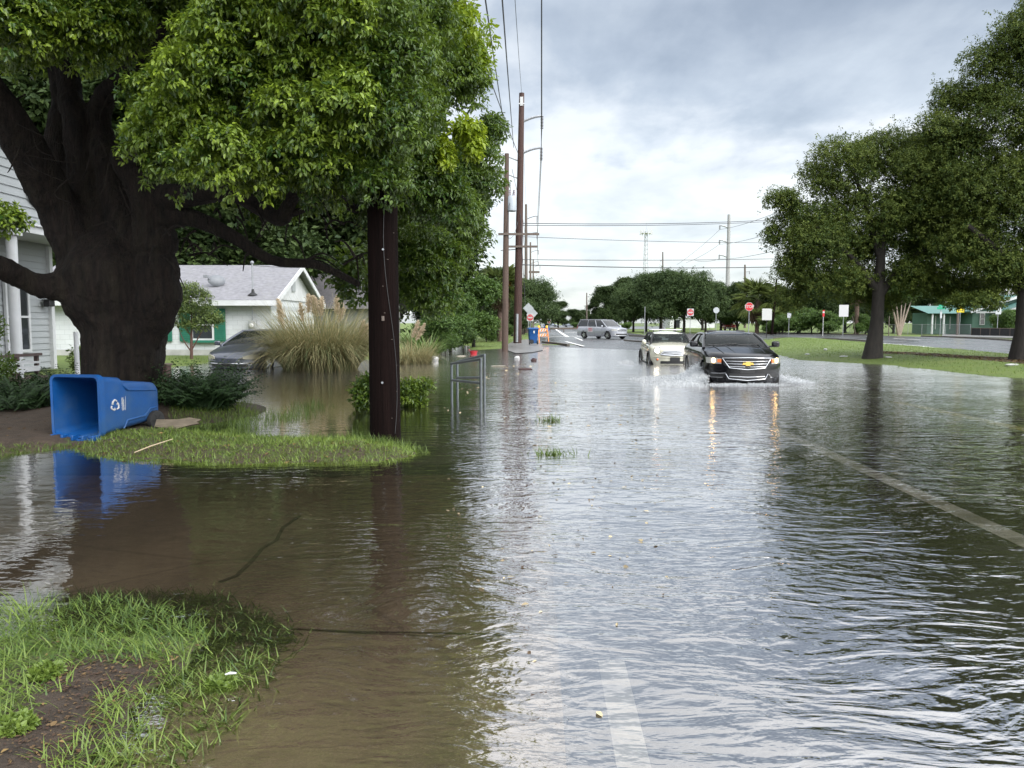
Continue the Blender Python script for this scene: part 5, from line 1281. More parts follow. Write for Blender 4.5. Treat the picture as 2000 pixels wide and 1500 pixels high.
def clumpcloud(majors, sub_r, per_m2, leaf, seed, k=9, droop=.5, fine=True, up=.15, fill=.25, wr=.5, tint=(.0, 1.0), curl=.2, sub_n=1.0, spike=.35, dome=.35, flat=.85):
    """majors: (centre, radii). lobes sit on each, leaf rosettes sit on each lobe"""
    r = np.random.default_rng(seed); parts = []
    for c, R in majors:
        c = np.array(c); R = np.array(R); sr = min(sub_r, R.min() * .75)
        area = 4 * PI * (R.mean() ** 2); n = int(max(5, area / (sr * sr) * .62 * sub_n))
        d = nrm(r.normal(size=(n, 3)) + [0, 0, up]); cen = c + d * np.maximum(R - sr * .75, R * .3) * r.uniform(.75, 1.05, (n, 1))
        srr = sr * r.uniform(.65, 1.25, n); bt = r.uniform(-.22, .22, n)
        cnt = np.maximum(4, (4 * PI * srr ** 2 * per_m2).astype(int)); idx = np.repeat(np.arange(n), cnt); M_ = len(idx)
        e = nrm(r.normal(size=(M_, 3)) + [0, 0, dome]); rr = (1 - fill * r.uniform(0, 1, M_) ** 1.5 + spike * (r.uniform(0, 1, M_) < .10) * r.uniform(.1, 1, M_))[:, None]
        p = cen[idx] + e * srr[idx][:, None] * rr * np.array([1.1, 1.1, flat])
        p2 = np.repeat(p, k, 0); e2 = np.repeat(e, k, 0); i2 = np.repeat(idx, k); m = len(p2)
        rnd = r.normal(size=(m, 3)); ax = nrm(e2 * .55 + rnd * .75 + [0, 0, -droop]); nr = nrm(e2 * .7 + [0, 0, .8] + r.normal(size=(m, 3)) * .35)
        L = leaf * r.uniform(.65, 1.2, m); p2 = p2 + ax * (L * .35)[:, None] + r.normal(size=(m, 3)) * leaf * .35
        ct = np.repeat(r.uniform(-.30, .34, M_), k)
        tt = np.clip(.42 + bt[i2] + ct + r.normal(size=m) * .16, 0, 1) * (tint[1] - tint[0]) + tint[0]
        V, F, q = leaves(p2, ax, nr, L, L * wr * r.uniform(.85, 1.15, m), fine, curl=curl); parts.append((V, F, tt[q]))
    return join(parts)
def limb(mb, pts, n=10, wob=.10, sub=5):
    P_ = [Vector(p[:3]) for p in pts]; R_ = [p[3] for p in pts]; q, rr = [], []
    for i in range(len(P_) - 1):
        a, b_, c, d = P_[max(i - 1, 0)], P_[i], P_[i + 1], P_[min(i + 2, len(P_) - 1)]
        for k in range(sub):
            t_ = k / sub
            q.append(.5 * ((2 * b_) + (c - a) * t_ + (2 * a - 5 * b_ + 4 * c - d) * t_ ** 2 + (3 * b_ - a - 3 * c + d) * t_ ** 3)); rr.append(R_[i] * (1 - t_) + R_[i + 1] * t_)
    q.append(P_[-1]); rr.append(R_[-1]); mb.tube(q, rr, n, wob=wob); return mb
def X_(px, py, Y, r): p = P(px, py, Y); return (p.x, p.y, p.z, r)

# ---- the old tree on the left
tb_ = G(238, 798, .1)
T = thing('camphor_tree', 'huge old tree with a thick dark trunk behind the fallen blue bin', 'tree', (0, 0, 0))
T.location = (tb_.x, 12.5, .1); off = Vector(T.location)
mb = MB()
limb(mb, [X_(236, 850, 12.5, .98), X_(237, 805, 12.5, .70), X_(239, 745, 12.5, .60), X_(243, 650, 12.5, .635), X_(232, 590, 12.5, 0.760), X_(225, 540, 12.5, 0.840), X_(222, 480, 12.6, 0.600), X_(215, 430, 12.7, 0.100)], 40, .10, 8)
limb(mb, [X_(185, 560, 12.4, 0.360), X_(150, 470, 12.3, 0.360), X_(105, 390, 12.1, 0.310), X_(50, 290, 11.6, 0.288), X_(-30, 160, 11, 0.216), X_(-120, 0, 10.5, 0.144)], 20)
limb(mb, [X_(175, 520, 12.6, 0.360), X_(150, 410, 12.7, 0.259), X_(112, 300, 12.8, 0.202), X_(122, 200, 12.9, 0.173), X_(100, 60, 13, 0.130), X_(60, -160, 13, 0.072)], 18)
limb(mb, [X_(228, 640, 12.5, 0.045), X_(225, 570, 12.5, 0.324), X_(212, 480, 12.5, 0.342), X_(172, 370, 12.6, 0.252), X_(152, 255, 12.6, 0.216), X_(130, 120, 12.8, 0.171), X_(120, -140, 13, 0.108)], 18)
limb(mb, [X_(262, 660, 12.4, 0.045), X_(268, 580, 12.3, 0.324), X_(258, 480, 12.4, 0.342), X_(232, 390, 12.5, 0.270), X_(205, 300, 12.6, 0.216), X_(192, 215, 12.7, 0.180), X_(238, 150, 12.3, 0.135), X_(330, 40, 11.5, 0.072)], 18)
limb(mb, [X_(280, 690, 12.3, 0.045), X_(292, 600, 12.2, 0.306), X_(306, 520, 12.2, 0.342), X_(300, 440, 12.2, 0.288), X_(275, 360, 12.1, 0.234), X_(240, 305, 12, 0.180), X_(330, 305, 11.3, 0.108), X_(430, 330, 10.5, 0.054)], 18)
limb(mb, [X_(285, 470, 12.3, 0.045), X_(310, 530, 12.2, 0.234), X_(322, 575, 12.2, 0.261), X_(312, 630, 12.3, 0.216), X_(285, 700, 12.4, 0.045)], 16)
limb(mb, [X_(200, 580, 12.3, 0.302), X_(125, 563, 12.0, 0.216), X_(60, 552, 11.8, 0.187), X_(0, 525, 11.4, 0.173), X_(-90, 490, 10.8, 0.144), X_(-240, 430, 10, 0.094)], 18)
big = mb; mb = MB()
limb(mb, [X_(290, 425, 12.2, .3), X_(370, 425, 12.1, .14), X_(450, 460, 12, .105), X_(530, 508, 12, .08), X_(620, 518, 12, .065), X_(700, 555, 12.6, .05)], 12)
limb(mb, [X_(300, 390, 12.2, .25), X_(440, 375, 11.6, .13), X_(500, 402, 11.3, .115), X_(550, 428, 11, .10), X_(572, 385, 10.8, .09), X_(640, 300, 10, .05)], 12)
limb(mb, [X_(550, 420, 11, .09), X_(610, 345, 10.8, .09), X_(670, 395, 11.4, .075), X_(722, 418, 12, .05)], 10)
limb(mb, [X_(560, 420, 11, .06), X_(610, 400, 10.8, .04), X_(640, 350, 10.5, .025)], 8)
rt_ = random.Random(3)
for k in range(46):
    a = (rt_.uniform(300, 720), rt_.uniform(370, 520), rt_.uniform(10.5, 12.6)); dx, dy = rt_.uniform(-60, 90), rt_.uniform(-60, 80)
    limb(mb, [X_(*a, .022), X_(a[0] + dx * .5, a[1] + dy * .5 - 15, a[2], .014), X_(a[0] + dx, a[1] + dy, a[2] - .2, .007)], 5, 0, 3)
for k in range(14):
    a = (rt_.uniform(20, 260), rt_.uniform(150, 420), 11.3); limb(mb, [X_(*a, .014), X_(a[0] + rt_.uniform(-50, 50), a[1] + 40, 11.2, .01), X_(a[0] + rt_.uniform(-70, 70), a[1] + rt_.uniform(20, 110), 11.1, .005)], 5, 0, 3)
for q_ in (mb, big): q_.v = [(x - off.x, y - off.y, z - off.z) for x, y, z in q_.v]
mb.build('branches', M_BARK, T, 60)
tk = big.build('trunk', M_BARK, T, 60)
md = tk.modifiers.new('remesh', 'REMESH'); md.mode = 'VOXEL'; md.voxel_size = .035; md.use_smooth_shade = True
md = tk.modifiers.new('smooth', 'SMOOTH'); md.factor = .5; md.iterations = 6
for nm_, sz, st_ in (('bark_lumps', .35, .10), ('bark_ridges', .07, .035)):
    tx_ = bpy.data.textures.new(nm_, 'CLOUDS'); tx_.noise_scale = sz
    md = tk.modifiers.new(nm_, 'DISPLACE'); md.texture = tx_; md.strength = st_; md.mid_level = .5
def pm(px, py, Y, rx, ry, rz): p = P(px, py, Y); return ((p.x - off.x, p.y - off.y, p.z - off.z), (rx, ry, rz))
front = [pm(100, 10, 9.6, 1.05, .9, .70), pm(20, 60, 9.2, .7, .7, .5), pm(190, 40, 9.8, .65, .7, .62), pm(330, 300, 9.4, .50, .6, .55), pm(405, 190, 9.0, .78, .8, .62), pm(440, 320, 9.0, .55, .7, .50), pm(470, 90, 9.0, .7, .8, .6), pm(600, 60, 8.8, .85, .9, .75), pm(620, 210, 8.9, .72, .8, .70), pm(560, 330, 9.3, .6, .7, .42), pm(660, 340, 9.6, .62, .7, .52), pm(330, 200, 9.6, .45, .5, .5), pm(690, 80, 9.6, .5, .7, .8), pm(10, 430, 9.5, .2, .2, .22)]
right = [pm(815, 90, 10.6, .62, .8, .85), pm(800, 270, 10.6, .62, .8, .85), pm(850, 390, 11.0, .60, .7, .6), pm(922, 330, 13, .52, .7, .72), pm(908, 445, 13, .36, .6, .5), pm(755, 60, 9.0, .5, .6, .8), pm(760, 220, 9.1, .42, .5, .6), pm(748, 340, 9.3, .38, .5, .42), pm(850, 500, 12.6, .55, .7, .6), pm(760, 410, 11.6, .45, .6, .45), pm(845, 585, 12.8, .42, .5, .42), pm(905, 170, 11.8, .38, .6, .6), pm(958, 262, 13.2, .26, .35, .30), pm(765, 480, 12.8, .4, .5, .6), pm(800, 570, 13.2, .4, .5, .5)]
upper = [((x - off.x, y - off.y, z - off.z), R) for x, y, z, R in ((-5.6, 9.6, 7.3, (1.9, 1.7, 1.3)), (-3.4, 9.6, 7.2, (1.6, 1.6, 1.3)), (-1.75, 11.2, 7.4, (1.3, 1.5, 1.5)), (-8.2, 11.5, 8, (2.4, 2.4, 1.9)), (-4.6, 12.5, 9.8, (2.6, 2.4, 1.6)), (-2.3, 12.6, 9.3, (1.7, 1.8, 1.5)), (-3.0, 9.0, 5.9, (1.1, 1.0, .8)), (-7.5, 9, 6.4, (1.6, 1.5, 1.2)))]
back = [pm(450, 150, 13.5, 1.9, 1.2, 1.5), pm(640, 250, 13.2, 1.5, 1.1, 1.3), pm(300, 30, 13.8, 1.3, 1.0, .9), pm(700, 90, 13, 1.1, 1, 1.2), pm(420, 330, 13.8, .8, .7, .5), pm(40, 30, 13.5, 1.6, 1, 1.2), pm(690, 540, 14.5, .5, .5, .6), pm(560, 390, 14, 1.0, .7, .4)]
V, F, q = join([clumpcloud(front, .30, 50, .066, 1, 10, .75, wr=.52, sub_n=.55, dome=1.0, flat=.75, fill=.18, spike=.25), clumpcloud(right, .30, 46, .066, 2, 10, .75, tint=(.0, .40), wr=.46, sub_n=.6, dome=.9, flat=.8, fill=.2, spike=.25), clumpcloud(upper, .55, 9, .12, 3, 9, .5, wr=.55), clumpcloud(back, .5, 9, .11, 4, 8, .5, tint=(0, .45), wr=.55)])
link('crown', npmesh('crown', V, F, L_CAM, q), T)
yel = [pm(895, 60, 11.6, .42, .5, .62), pm(925, 125, 11.9, .26, .4, .36), pm(650, -10, 8.8, .5, .5, .3), pm(912, 250, 10.4, .20, .2, .10), pm(868, 300, 10.3, .07, .1, .20), pm(925, 285, 10.4, .07, .1, .16)]
V, F, q = join([clumpcloud(yel[:3], .28, 22, .088, 7, 9, .6, tint=(0, .55)), clumpcloud(yel[3:], .10, 45, .085, 8, 5, .9, tint=(.2, .9))])
link('fresh_foliage', npmesh('fresh_foliage', V, F, L_YEL, q), T)['label'] = 'yellow green young leaves at the right edge of the crown'

# ---- oaks on the median
def oak(label, base, trunk, majors, seed, per=15, leaf=.078, sub=.58):
    o_ = Vector(base); t_ = thing('oak_tree', label, 'tree', o_, 0, 'oaks on the grass median')
    mb = MB()
    for l in trunk: limb(mb, l, 16, .08)
    mb.v = [(x - o_.x, y - o_.y, z - o_.z) for x, y, z in mb.v]; mb.build('trunk', M_BARK2, t_, 60)
    V, F, q = clumpcloud([((P(a, b_, Y).x - o_.x, P(a, b_, Y).y - o_.y, P(a, b_, Y).z - o_.z), R) for a, b_, Y, R in majors], sub, per, leaf, seed, 10, .25, False, wr=.55, fill=.5, spike=.8, sub_n=.85, dome=.6)
    link('crown', npmesh('crown', V, F, L_OAK, q), t_)
g2_ = G(1705, 699, .15); Y2 = g2_.y
def l2(*a): return [X_(*q) for q in a]
oak('broad oak on the grass median with its trunk right of the black sedan', g2_, [l2((1704, 712, Y2, .52), (1705, 694, Y2, .36), (1712, 640, Y2, .25), (1716, 570, Y2, .21), (1722, 480, Y2, .15), (1730, 380, Y2, .09)), l2((1714, 585, Y2, .16), (1760, 520, Y2, .1), (1830, 470, Y2, .06)), l2((1715, 570, Y2, .15), (1660, 500, Y2 - .4, .1), (1590, 440, Y2 - .5, .06)), l2((1720, 510, Y2, .13), (1690, 400, Y2, .08), (1660, 320, Y2, .05))],
    [(1575, 440, 30, (1.35, 1.5, 1.2)), (1530, 395, 30, (.75, .9, .55)), (1640, 335, 30, (1.6, 1.8, 1.35)), (1735, 310, 30.5, (1.5, 1.7, 1.1)), (1700, 430, 29.6, (1.9, 1.8, 1.3)), (1800, 390, 31, (1.7, 1.8, 1.5)), (1840, 500, 30.5, (1.7, 1.7, 1.2)), (1815, 300, 30, (1.2, 1.3, .8)), (1840, 370, 29.5, (1.4, 1.4, 1.2)), (1555, 530, 30, (.95, 1.2, .95)), (1625, 550, 29.3, (1.2, 1.3, .75)), (1770, 540, 29.4, (1.2, 1.3, .75)), (1885, 570, 30, (1.4, 1.4, .65)), (1600, 480, 29.4, (1.5, 1.5, 1.1)), (1680, 560, 30.5, (1.3, 1.4, .7)), (1820, 560, 29.6, (1.3, 1.3, .7)), (1760, 460, 30, (1.6, 1.6, 1.2)), (1545, 590, 30, (.7, .9, .55)), (1860, 430, 30.5, (1.5, 1.5, 1.2)), (1730, 590, 30.6, (.9, 1.0, .4)), (1660, 500, 31, (1.3, 1.3, .9)), (1510, 465, 30.2, (.45, .6, .6))], 21)
g3_ = G(1996, 706, .16); Y3 = g3_.y
oak('tall oak at the right edge of the median, its crown rising out of the photo', g3_, [l2((1998, 722, Y3, .6), (1996, 700, Y3, .42), (2002, 640, Y3, .30), (2006, 560, Y3, .26), (2020, 430, Y3, .2), (2050, 250, Y3, .12), (2090, 60, Y3, .06)), l2((2006, 570, Y3, .2), (1960, 500, Y3, .12), (1890, 440, Y3, .07)), l2((2012, 500, Y3, .18), (2100, 400, Y3, .12), (2200, 300, Y3, .07))],
    [(1905, 370, 27.5, (1.5, 1.6, 1.4)), (1965, 260, 27.3, (1.6, 1.7, 1.5)), (2030, 140, 27.3, (1.7, 1.8, 1.5)), (1870, 290, 28, (1.0, 1.2, .8)), (1840, 262, 28, (1.0, 1.1, .75)), (1880, 200, 28, (.95, 1.1, .8)), (1850, 400, 28, (1.3, 1.3, 1.1)), (1925, 130, 27.5, (.8, .9, .8)), (1800, 330, 28.5, (1.1, 1.2, .9)), (1905, 590, 26.8, (.9, 1.0, .35)), (1975, 450, 27, (1.8, 1.7, 1.3)), (1925, 200, 27.5, (.8, 1.0, .7)), (1985, 65, 27, (.75, 1, .8)), (1940, 520, 27, (1.3, 1.3, .7)), (1880, 480, 27.5, (1.2, 1.3, .8)), (1990, 545, 27, (1.2, 1.2, .5)), (2100, 350, 27, (2.2, 2.2, 2)), (2150, 120, 27, (2.4, 2.4, 2.0)), (1990, 525, 26.6, (1.2, 1.3, .6)), (2230, 300, 27, (2.2, 2.4, 2.2)), (2060, 20, 27, (1.3, 1.5, .9)), (2010, 370, 26.3, (1.4, 1.4, 1.1)), (2150, 500, 27, (1.6, 1.6, .9))], 22)

# ---- background trees: a few grown kinds, copied
def grow(seed, h, w, trunk_h, leaf, nl, lm, bark=M_BARK2, lean=0, lobes=11, name='tree', trunk_r=.022):
    r = np.random.default_rng(seed); maj = []
    for i in range(lobes):
        a = r.uniform(0, 2 * PI); q = r.uniform(.1, .62); zz = r.uniform(.12, .88); wd = w / 2 * (1 - .55 * max(0, zz - .45) / .55)
        R = w * r.uniform(.15, .24); maj.append(((math.cos(a) * q * wd * 1.2, math.sin(a) * q * wd * 1.2, trunk_h + zz * (h - trunk_h) - R * .3), (R, R, R * .8)))
    t_ = thing(name, None, None); mb = MB()
    limb(mb, [(0, 0, -.3, h * trunk_r * 1.5), (0, 0, .3, h * trunk_r), (lean * .3, 0, trunk_h, h * trunk_r * .8), (lean, 0, h * .75, h * trunk_r * .3)], 10, .06)
    for c, R in maj[:6]: limb(mb, [(lean * .3, 0, trunk_h * .9, h * trunk_r * .5), (c[0] * .5, c[1] * .5, (trunk_h + c[2]) / 2, h * trunk_r * .3), (*c, h * trunk_r * .1)], 7, .05, 3)
    mb.build('trunk', bark, t_, 60)
    area = sum(4 * PI * R[0] ** 2 for _, R in maj)
    V, F, q = clumpcloud(maj, w * .09, nl / (area * 6 * 1.6), leaf, seed + 50, 6, .2, False, wr=.62, fill=.5, spike=1.1, dome=.6); link('crown', npmesh('crown', V, F, lm, q), t_); return t_
kinds = {'grove': grow(1, 10, 10.5, 2.4, .22, 19000, L_BG, name='grove_oak', lobes=20), 'grove2': grow(2, 10, 10, 2.5, .22, 18000, L_BG, name='grove_oak', lobes=13), 'tall': grow(3, 14, 9, 1.2, .30, 19000, L_BGD, name='tall_tree', lobes=22), 'tall2': grow(4, 14, 8, .8, .30, 19000, L_BGD, name='tall_tree', lobes=21), 'bush': grow(5, 3, 3.6, .4, .13, 8000, L_BRI, name='leafy_shrub', lobes=9), 'round': grow(6, 6.2, 5, 1.2, .17, 9000, L_BRI, name='broadleaf_tree', lobes=12)}
used = set()
def plant(kind, x, y, z, h, label, group=None, rz=None, wide=1.0, cat='tree', lm=None):
    src = kinds[kind]; o = src if kind not in used else copy_tree(src); used.add(kind)
    h0 = {'grove': 10, 'grove2': 10, 'tall': 14, 'tall2': 14, 'bush': 3, 'round': 6.2}[kind]; k = h / h0
    o.location = (x, y, z); o.scale = (k * wide, k * wide, k); o.rotation_euler = (0, 0, random.uniform(0, 6.28) if rz is None else rz)
    o['label'] = label; o['category'] = cat
    if group: o['group'] = group
    elif 'group' in o: del o['group']
    return o
def pxplant(kind, px, pyb, pyt, Y, label, group=None, **k):
    b_ = P(px, pyb, Y); return plant(kind, b_.x, Y, .03, P(px, pyt, Y).z, label, group, **k)
GRV = 'oaks of the grove in the middle distance'
for k, (px, pt, Y, kd, lab, wd) in enumerate(((1237, 545, 118, 'grove', 'leftmost oak of the grove, behind the minivan', 1.0), (1262, 528, 125, 'grove2', 'oak of the grove second from the left', .95), (1290, 520, 114, 'grove2', 'oak of the grove between the minivan and the DO NOT ENTER sign', 1.0), (1318, 530, 120, 'grove', 'oak of the grove with its trunk left of the DO NOT ENTER sign', .95), (1336, 522, 112, 'grove', 'oak of the grove behind the DO NOT ENTER sign', 1.05), (1378, 540, 118, 'grove2', 'rightmost oak of the grove, before the white low building', 1.0))):
    pxplant(kd, px, 645, pt, Y, lab, GRV, wide=wd)
FT = 'tall trees behind the grove'
for px, pt, Y, kd, lab in ((1190, 545, 160, 'tall', 'dark tall tree behind the left end of the grove'), (1165, 575, 175, 'tall2', 'dark tree left of the grove by the thin far pole'), (1222, 535, 165, 'tall2', 'dark tall tree behind the leftmost grove oaks'), (1408, 545, 140, 'tall', 'tree behind the round sign back'), (1440, 545, 135, 'tall2', 'tree left of the palm beside the concrete pole'), (1372, 535, 150, 'tall', 'tree above the white low building')):
    pxplant(kd, px, 642, pt, Y, lab, FT, wide=1.25)
FD = 'far trees closing the road'
for px, pt, Y, kd, lab in ((1090, 585, 190, 'tall2', 'dark broad tree closing the end of the road'), (1122, 598, 205, 'tall', 'low dark tree right of the end of the road'), (1065, 600, 230, 'tall', 'dark tree at the far left end of the road'), (1143, 603, 240, 'tall2', 'dim tree far behind the thin pole')):
    pxplant(kd, px, 640, pt, Y, lab, FD, wide=1.5)
RB = 'trees behind the far fence'
for px, pt, Y, kd, lab in ((1522, 545, 104, 'tall', 'vine hung tree left of the big oak trunk behind the fence'), (1560, 520, 112, 'tall2', 'dark tree behind the small grey sign back'), (1605, 525, 106, 'tall', 'dark tree behind the red topped marker post'), (1650, 520, 110, 'tall2', 'dark tree behind the square sign under the oak'), (1695, 530, 112, 'tall', 'dark tree directly behind the big oak trunk'), (1745, 535, 104, 'tall2', 'dark tree behind the crape myrtle'), (1795, 545, 108, 'tall', 'dark tree left of the green street sign'), (1840, 555, 106, 'tall2', 'tree shading the porch left of the green house'), (1900, 520, 118, 'tall', 'tree rising behind the green house roof'), (1480, 560, 125, 'tall', 'tree directly behind the palm')):
    pxplant(kd, px, 648, pt, Y, lab, RB, wide=1.2)
VB = 'vine covered shrubs along the far fence'
for px, pt, Y, lab in ((1528, 612, 96, 'shrub left of the small grey sign back'), (1558, 604, 98, 'tall viny shrub right of the small grey sign back'), (1585, 600, 98, 'viny shrub left of the red topped marker post'), (1618, 606, 96, 'viny shrub right of the red topped marker post'), (1690, 612, 98, 'shrub just left of the big oak trunk behind the fence'), (1502, 622, 100, 'low shrub by the STOP sign')):
    pxplant('bush', px, 650, pt, Y, lab, VB, wide=1.25, cat='shrub')
for k, px in enumerate((1958, 1969, 1981)):
    pxplant('bush', px, 655, 606 - k, 87, ['hedge bush at the left end of the clipped hedge', 'middle bush of the clipped hedge by the green house', 'hedge bush beside the right oak trunk'][k], 'hedge before the green house', wide=.85, cat='hedge')
LB = 'trees behind the two left houses'
for x, Y, h, kd, lab in ((-30, 46, 15, 'tall', 'tall dark tree behind the porch house'), (-25, 44, 14, 'tall2', 'dark tree behind the left end of the cottage'), (-20.5, 47, 16, 'tall', 'dark tree over the cottage ridge behind the satellite dish'), (-16.5, 45, 13, 'tall2', 'dark tree over the cottage behind the service mast'), (-13, 55, 16, 'tall', 'dark tree over the neighbour house roof'), (-9, 56, 15, 'tall2', 'dark tree right of the neighbour house'), (-38, 52, 18, 'tall2', 'tall tree at the left edge far behind the porch house'), (-20, 58, 19, 'tall2', 'tallest dark tree behind the cottage'), (-6.5, 60, 12, 'tall', 'dark tree behind the strappy plants'), (-26, 56, 19, 'tall', 'second tallest dark tree behind the cottage'), (-15, 60, 18, 'tall', 'high dark tree in the second row right of the mast')):
    plant(kd, x, Y, .05, h * 1.35, lab, LB, wide=1.15)
VG = 'trees along the left verge'
pxplant('round', 925, 662, 528, 46, 'bright broadleaf tree left of the transformer pole', VG, wide=1.05)
pxplant('round', 880, 672, 560, 42, 'bright broadleaf tree at the left of the verge behind the bushes', VG, wide=1.1)
for px, pt, Y, kd, lab in ((958, 500, 66, 'tall', 'dark tree behind the palm on the verge'), (1022, 535, 92, 'grove', 'tree behind the tall red brown pole'), (1036, 548, 104, 'grove2', 'last tree of the verge row beside the far poles'), (1000, 540, 80, 'tall2', 'dark tree between the two near verge poles'), (905, 500, 62, 'tall2', 'dark tree behind the bright broadleaf trees'), (860, 520, 58, 'tall', 'dark tree above the strappy plants')):
    pxplant(kd, px, 650, pt, Y, lab, VG, wide=1.1)
SB = 'bushes at the flooded verge'
for px, pb, pt, Y, lab in ((850, 690, 615, 37, 'bush behind the strappy plant at the flooded verge'), (880, 685, 600, 39, 'tall bush left of the white board fence'), (905, 680, 640, 41, 'low bush before the white board fence'), (870, 692, 648, 36.5, 'low bush nearest the red tub'), (950, 662, 632, 56, 'small bush behind the transformer pole'), (985, 660, 628, 60, 'small bush between the two near poles')):
    pxplant('bush', px, pb, pt, Y, lab, SB, wide=1.1, cat='shrub')
pxplant('bush', 1130, 641, 630, 150, 'low bush at the far kerb right of the parked cars', 'far low bushes', wide=2.0, cat='shrub'); pxplant('bush', 1225, 641, 629, 150, 'low bush behind the minivan nose', 'far low bushes', wide=1.6, cat='shrub')

# crape myrtle, small tree
def small_tree(name, label, o_, stems, majors, lm, leaf, per, seed, bark, sub=.4, fine=False):
    t_ = thing(name, label, 'tree', o_); mb = MB()
    for l in stems: limb(mb, l, 8, .05, 4)
    mb.build('trunk', bark, t_, 60); V, F, q = clumpcloud(majors, sub, per, leaf, seed, 8, .3, fine, wr=.55, fill=.6); link('crown', npmesh('crown', V, F, lm, q), t_); return t_
M_PALE = mat('pale_smooth_bark', (.24, .19, .15), .6, var=.2, vs=3)
q = P(1756, 655, 88)
small_tree('crape_myrtle', 'many stemmed pale barked tree behind the chain link fence', (q.x, 88, .05), [[(0, 0, -.2, .2), (d * .3, 0, 1.0, .14), (d, .2 * d, 3.2, .07), (d * 1.5, .3, 4.6, .04)] for d in (-1.0, -.45, .15, .6, 1.1)], [((-1, 0, 4.6), (1.3, 1.2, 1.1)), ((.9, .3, 4.9), (1.4, 1.2, 1.2)), ((0, 0, 5.6), (1.5, 1.4, 1.0))], L_BRI, .14, 9, 31, M_PALE)
q = G(374, 708)
small_tree('young_tree', 'slender young tree with loose foliage before the cottage window', (q.x, q.y, -.05), [[(0, 0, -.1, .07), (.02, 0, .7, .055), (.05, 0, 1.6, .035), (.1, 0, 2.6, .015)], [(.01, 0, .45, .03), (-.3, 0, .95, .02), (-.55, 0, 1.7, .01)], [(.02, 0, .5, .03), (.3, 0, 1.0, .02), (.7, .1, 1.7, .01)], [(.03, 0, 1.0, .025), (-.35, .1, 1.7, .015), (-.5, 0, 2.4, .008)]],
           [((-.35, 0, 2.2), (.55, .5, .5)), ((.35, 0, 2.1), (.6, .5, .45)), ((0, 0, 2.75), (.55, .5, .35)), ((.85, 0, 1.65), (.45, .4, .38)), ((-.75, 0, 1.55), (.35, .35, .3)), ((.1, 0, 1.5), (.6, .4, .35)), ((.55, .1, 2.55), (.35, .3, .3))], leafmat('young_leaf', (.045, .085, .018), (.17, .22, .055), .45, .3), .075, 13, 33, mat('red_brown_stem', (.10, .05, .04), .7, var=.2), .22)
o = MB().lathe([(.34, 0), (.36, .08), (.28, .1), (.26, 0)], 16).build('brick_ring', mat('terracotta', (.24, .08, .045), .8, var=.25), loc=(q.x, q.y, -.02)); tag(o, 'red brick ring round the foot of the young tree', 'edging')

# palms
def palm(label, base, h, cr, nf, seed, dead=12, lm=L_PALM, fl=1.0, boots=True, tr=.2):
    r = np.random.default_rng(seed); t_ = thing('palm_tree', label, 'palm', base, 0, 'palms')
    mb = MB(); zs = np.linspace(0, h, 26); mb.tube([(.02 * math.sin(z), 0, z - .2) for z in zs], [tr * (1.25 if i < 2 else 1.06 if i % 2 else .95) for i in range(26)], 12); mb.build('trunk', mat('palm_bark', (.10, .065, .05), .85, var=.35, vs=5), t_)
    def fans(n, elo, ehi, lmt, ln, name):
        parts = []
        for k in range(n):
            az = r.uniform(0, 2 * PI); el = r.uniform(elo, ehi); d = np.array([math.cos(az) * math.cos(el), math.sin(az) * math.cos(el), math.sin(el)])
            sd = np.array([-math.sin(az), math.cos(az), 0]); up = np.cross(d, sd) * -1; pl = cr * r.uniform(.35, .6); c = np.array([0, 0, h]) + d * pl; c[2] -= pl * .1
            a = np.linspace(-1.5, 1.5, 24) + r.normal(size=24) * .05; ax = np.cos(a)[:, None] * d + np.sin(a)[:, None] * sd; ax[:, 2] -= .12
            n_ = np.tile(np.cross(sd, d) * -1, (24, 1)) + r.normal(size=(24, 3)) * .2
            L = cr * ln * (.75 + .3 * np.cos(a)) * r.uniform(.85, 1.1, 24); V, F, q = leaves(np.tile(c, (24, 1)), ax, n_, L, np.full(24, .075 * fl), True, .3, .35); parts.append((V, F, np.clip(r.normal(.45, .2, 24) + r.uniform(-.2, .2), 0, 1)[q]))
            V, F, q = leaves(np.array([[0, 0, h]]), d[None], up[None], np.array([pl]), np.array([.05]), True, .1, .05); parts.append((V, F, np.full(len(V), .4)))
        V, F, q = join(parts); link(name, npmesh(name, V, F, lmt, q), t_)
    fans(nf, -.5, 1.35, lm, .62, 'crown'); fans(dead, -1.35, -.8, L_DEAD, .5, 'dead_fronds'); return t_
b_ = P(976, 655, 58); palm('cabbage palm with orange fruit between the bright tree and the poles', (b_.x, 58, .05), P(976, 560, 58).z, 1.75, 38, 41, 16)
fr_ = clumpcloud([((-.7, -.5, 4.3), (.25, .25, .3)), ((.6, -.6, 4.3), (.25, .25, .3)), ((-1.0, -.3, 4.1), (.2, .2, .25))], .15, 60, .06, 43, 6, .6, False); lp = [o for o in bpy.data.objects if o.name == 'palm_tree'][0]; link('fruit_stalks', npmesh('fruit_stalks', fr_[0], fr_[1], leafmat('orange_fruit', (.28, .16, .02), (.50, .33, .05)), fr_[2]), lp)
b_ = P(1478, 648, 104); palm('bushy palm behind the STOP sign', (b_.x, 104, .05), P(1478, 585, 104).z, 3.2, 46, 44, 18, fl=1.8, tr=.28)
b_ = P(1989, 655, 88); palm('palm with hanging dead fronds before the green house roof', (b_.x, 88, .05), P(1989, 540, 88).z, 2.0, 30, 45, 26, fl=1.4, tr=.24)
b_ = P(1672, 652, 98); palm('slim palm trunk among the trees left of the big oak', (b_.x, 98, .05), P(1672, 560, 98).z, 2.2, 24, 46, 12, fl=1.4, tr=.26)
b_ = P(1510, 648, 98); palm('small low palm by the dark street pole', (b_.x, 98, .05), 1.6, 2.0, 22, 47, 4, fl=1.4, tr=.2)

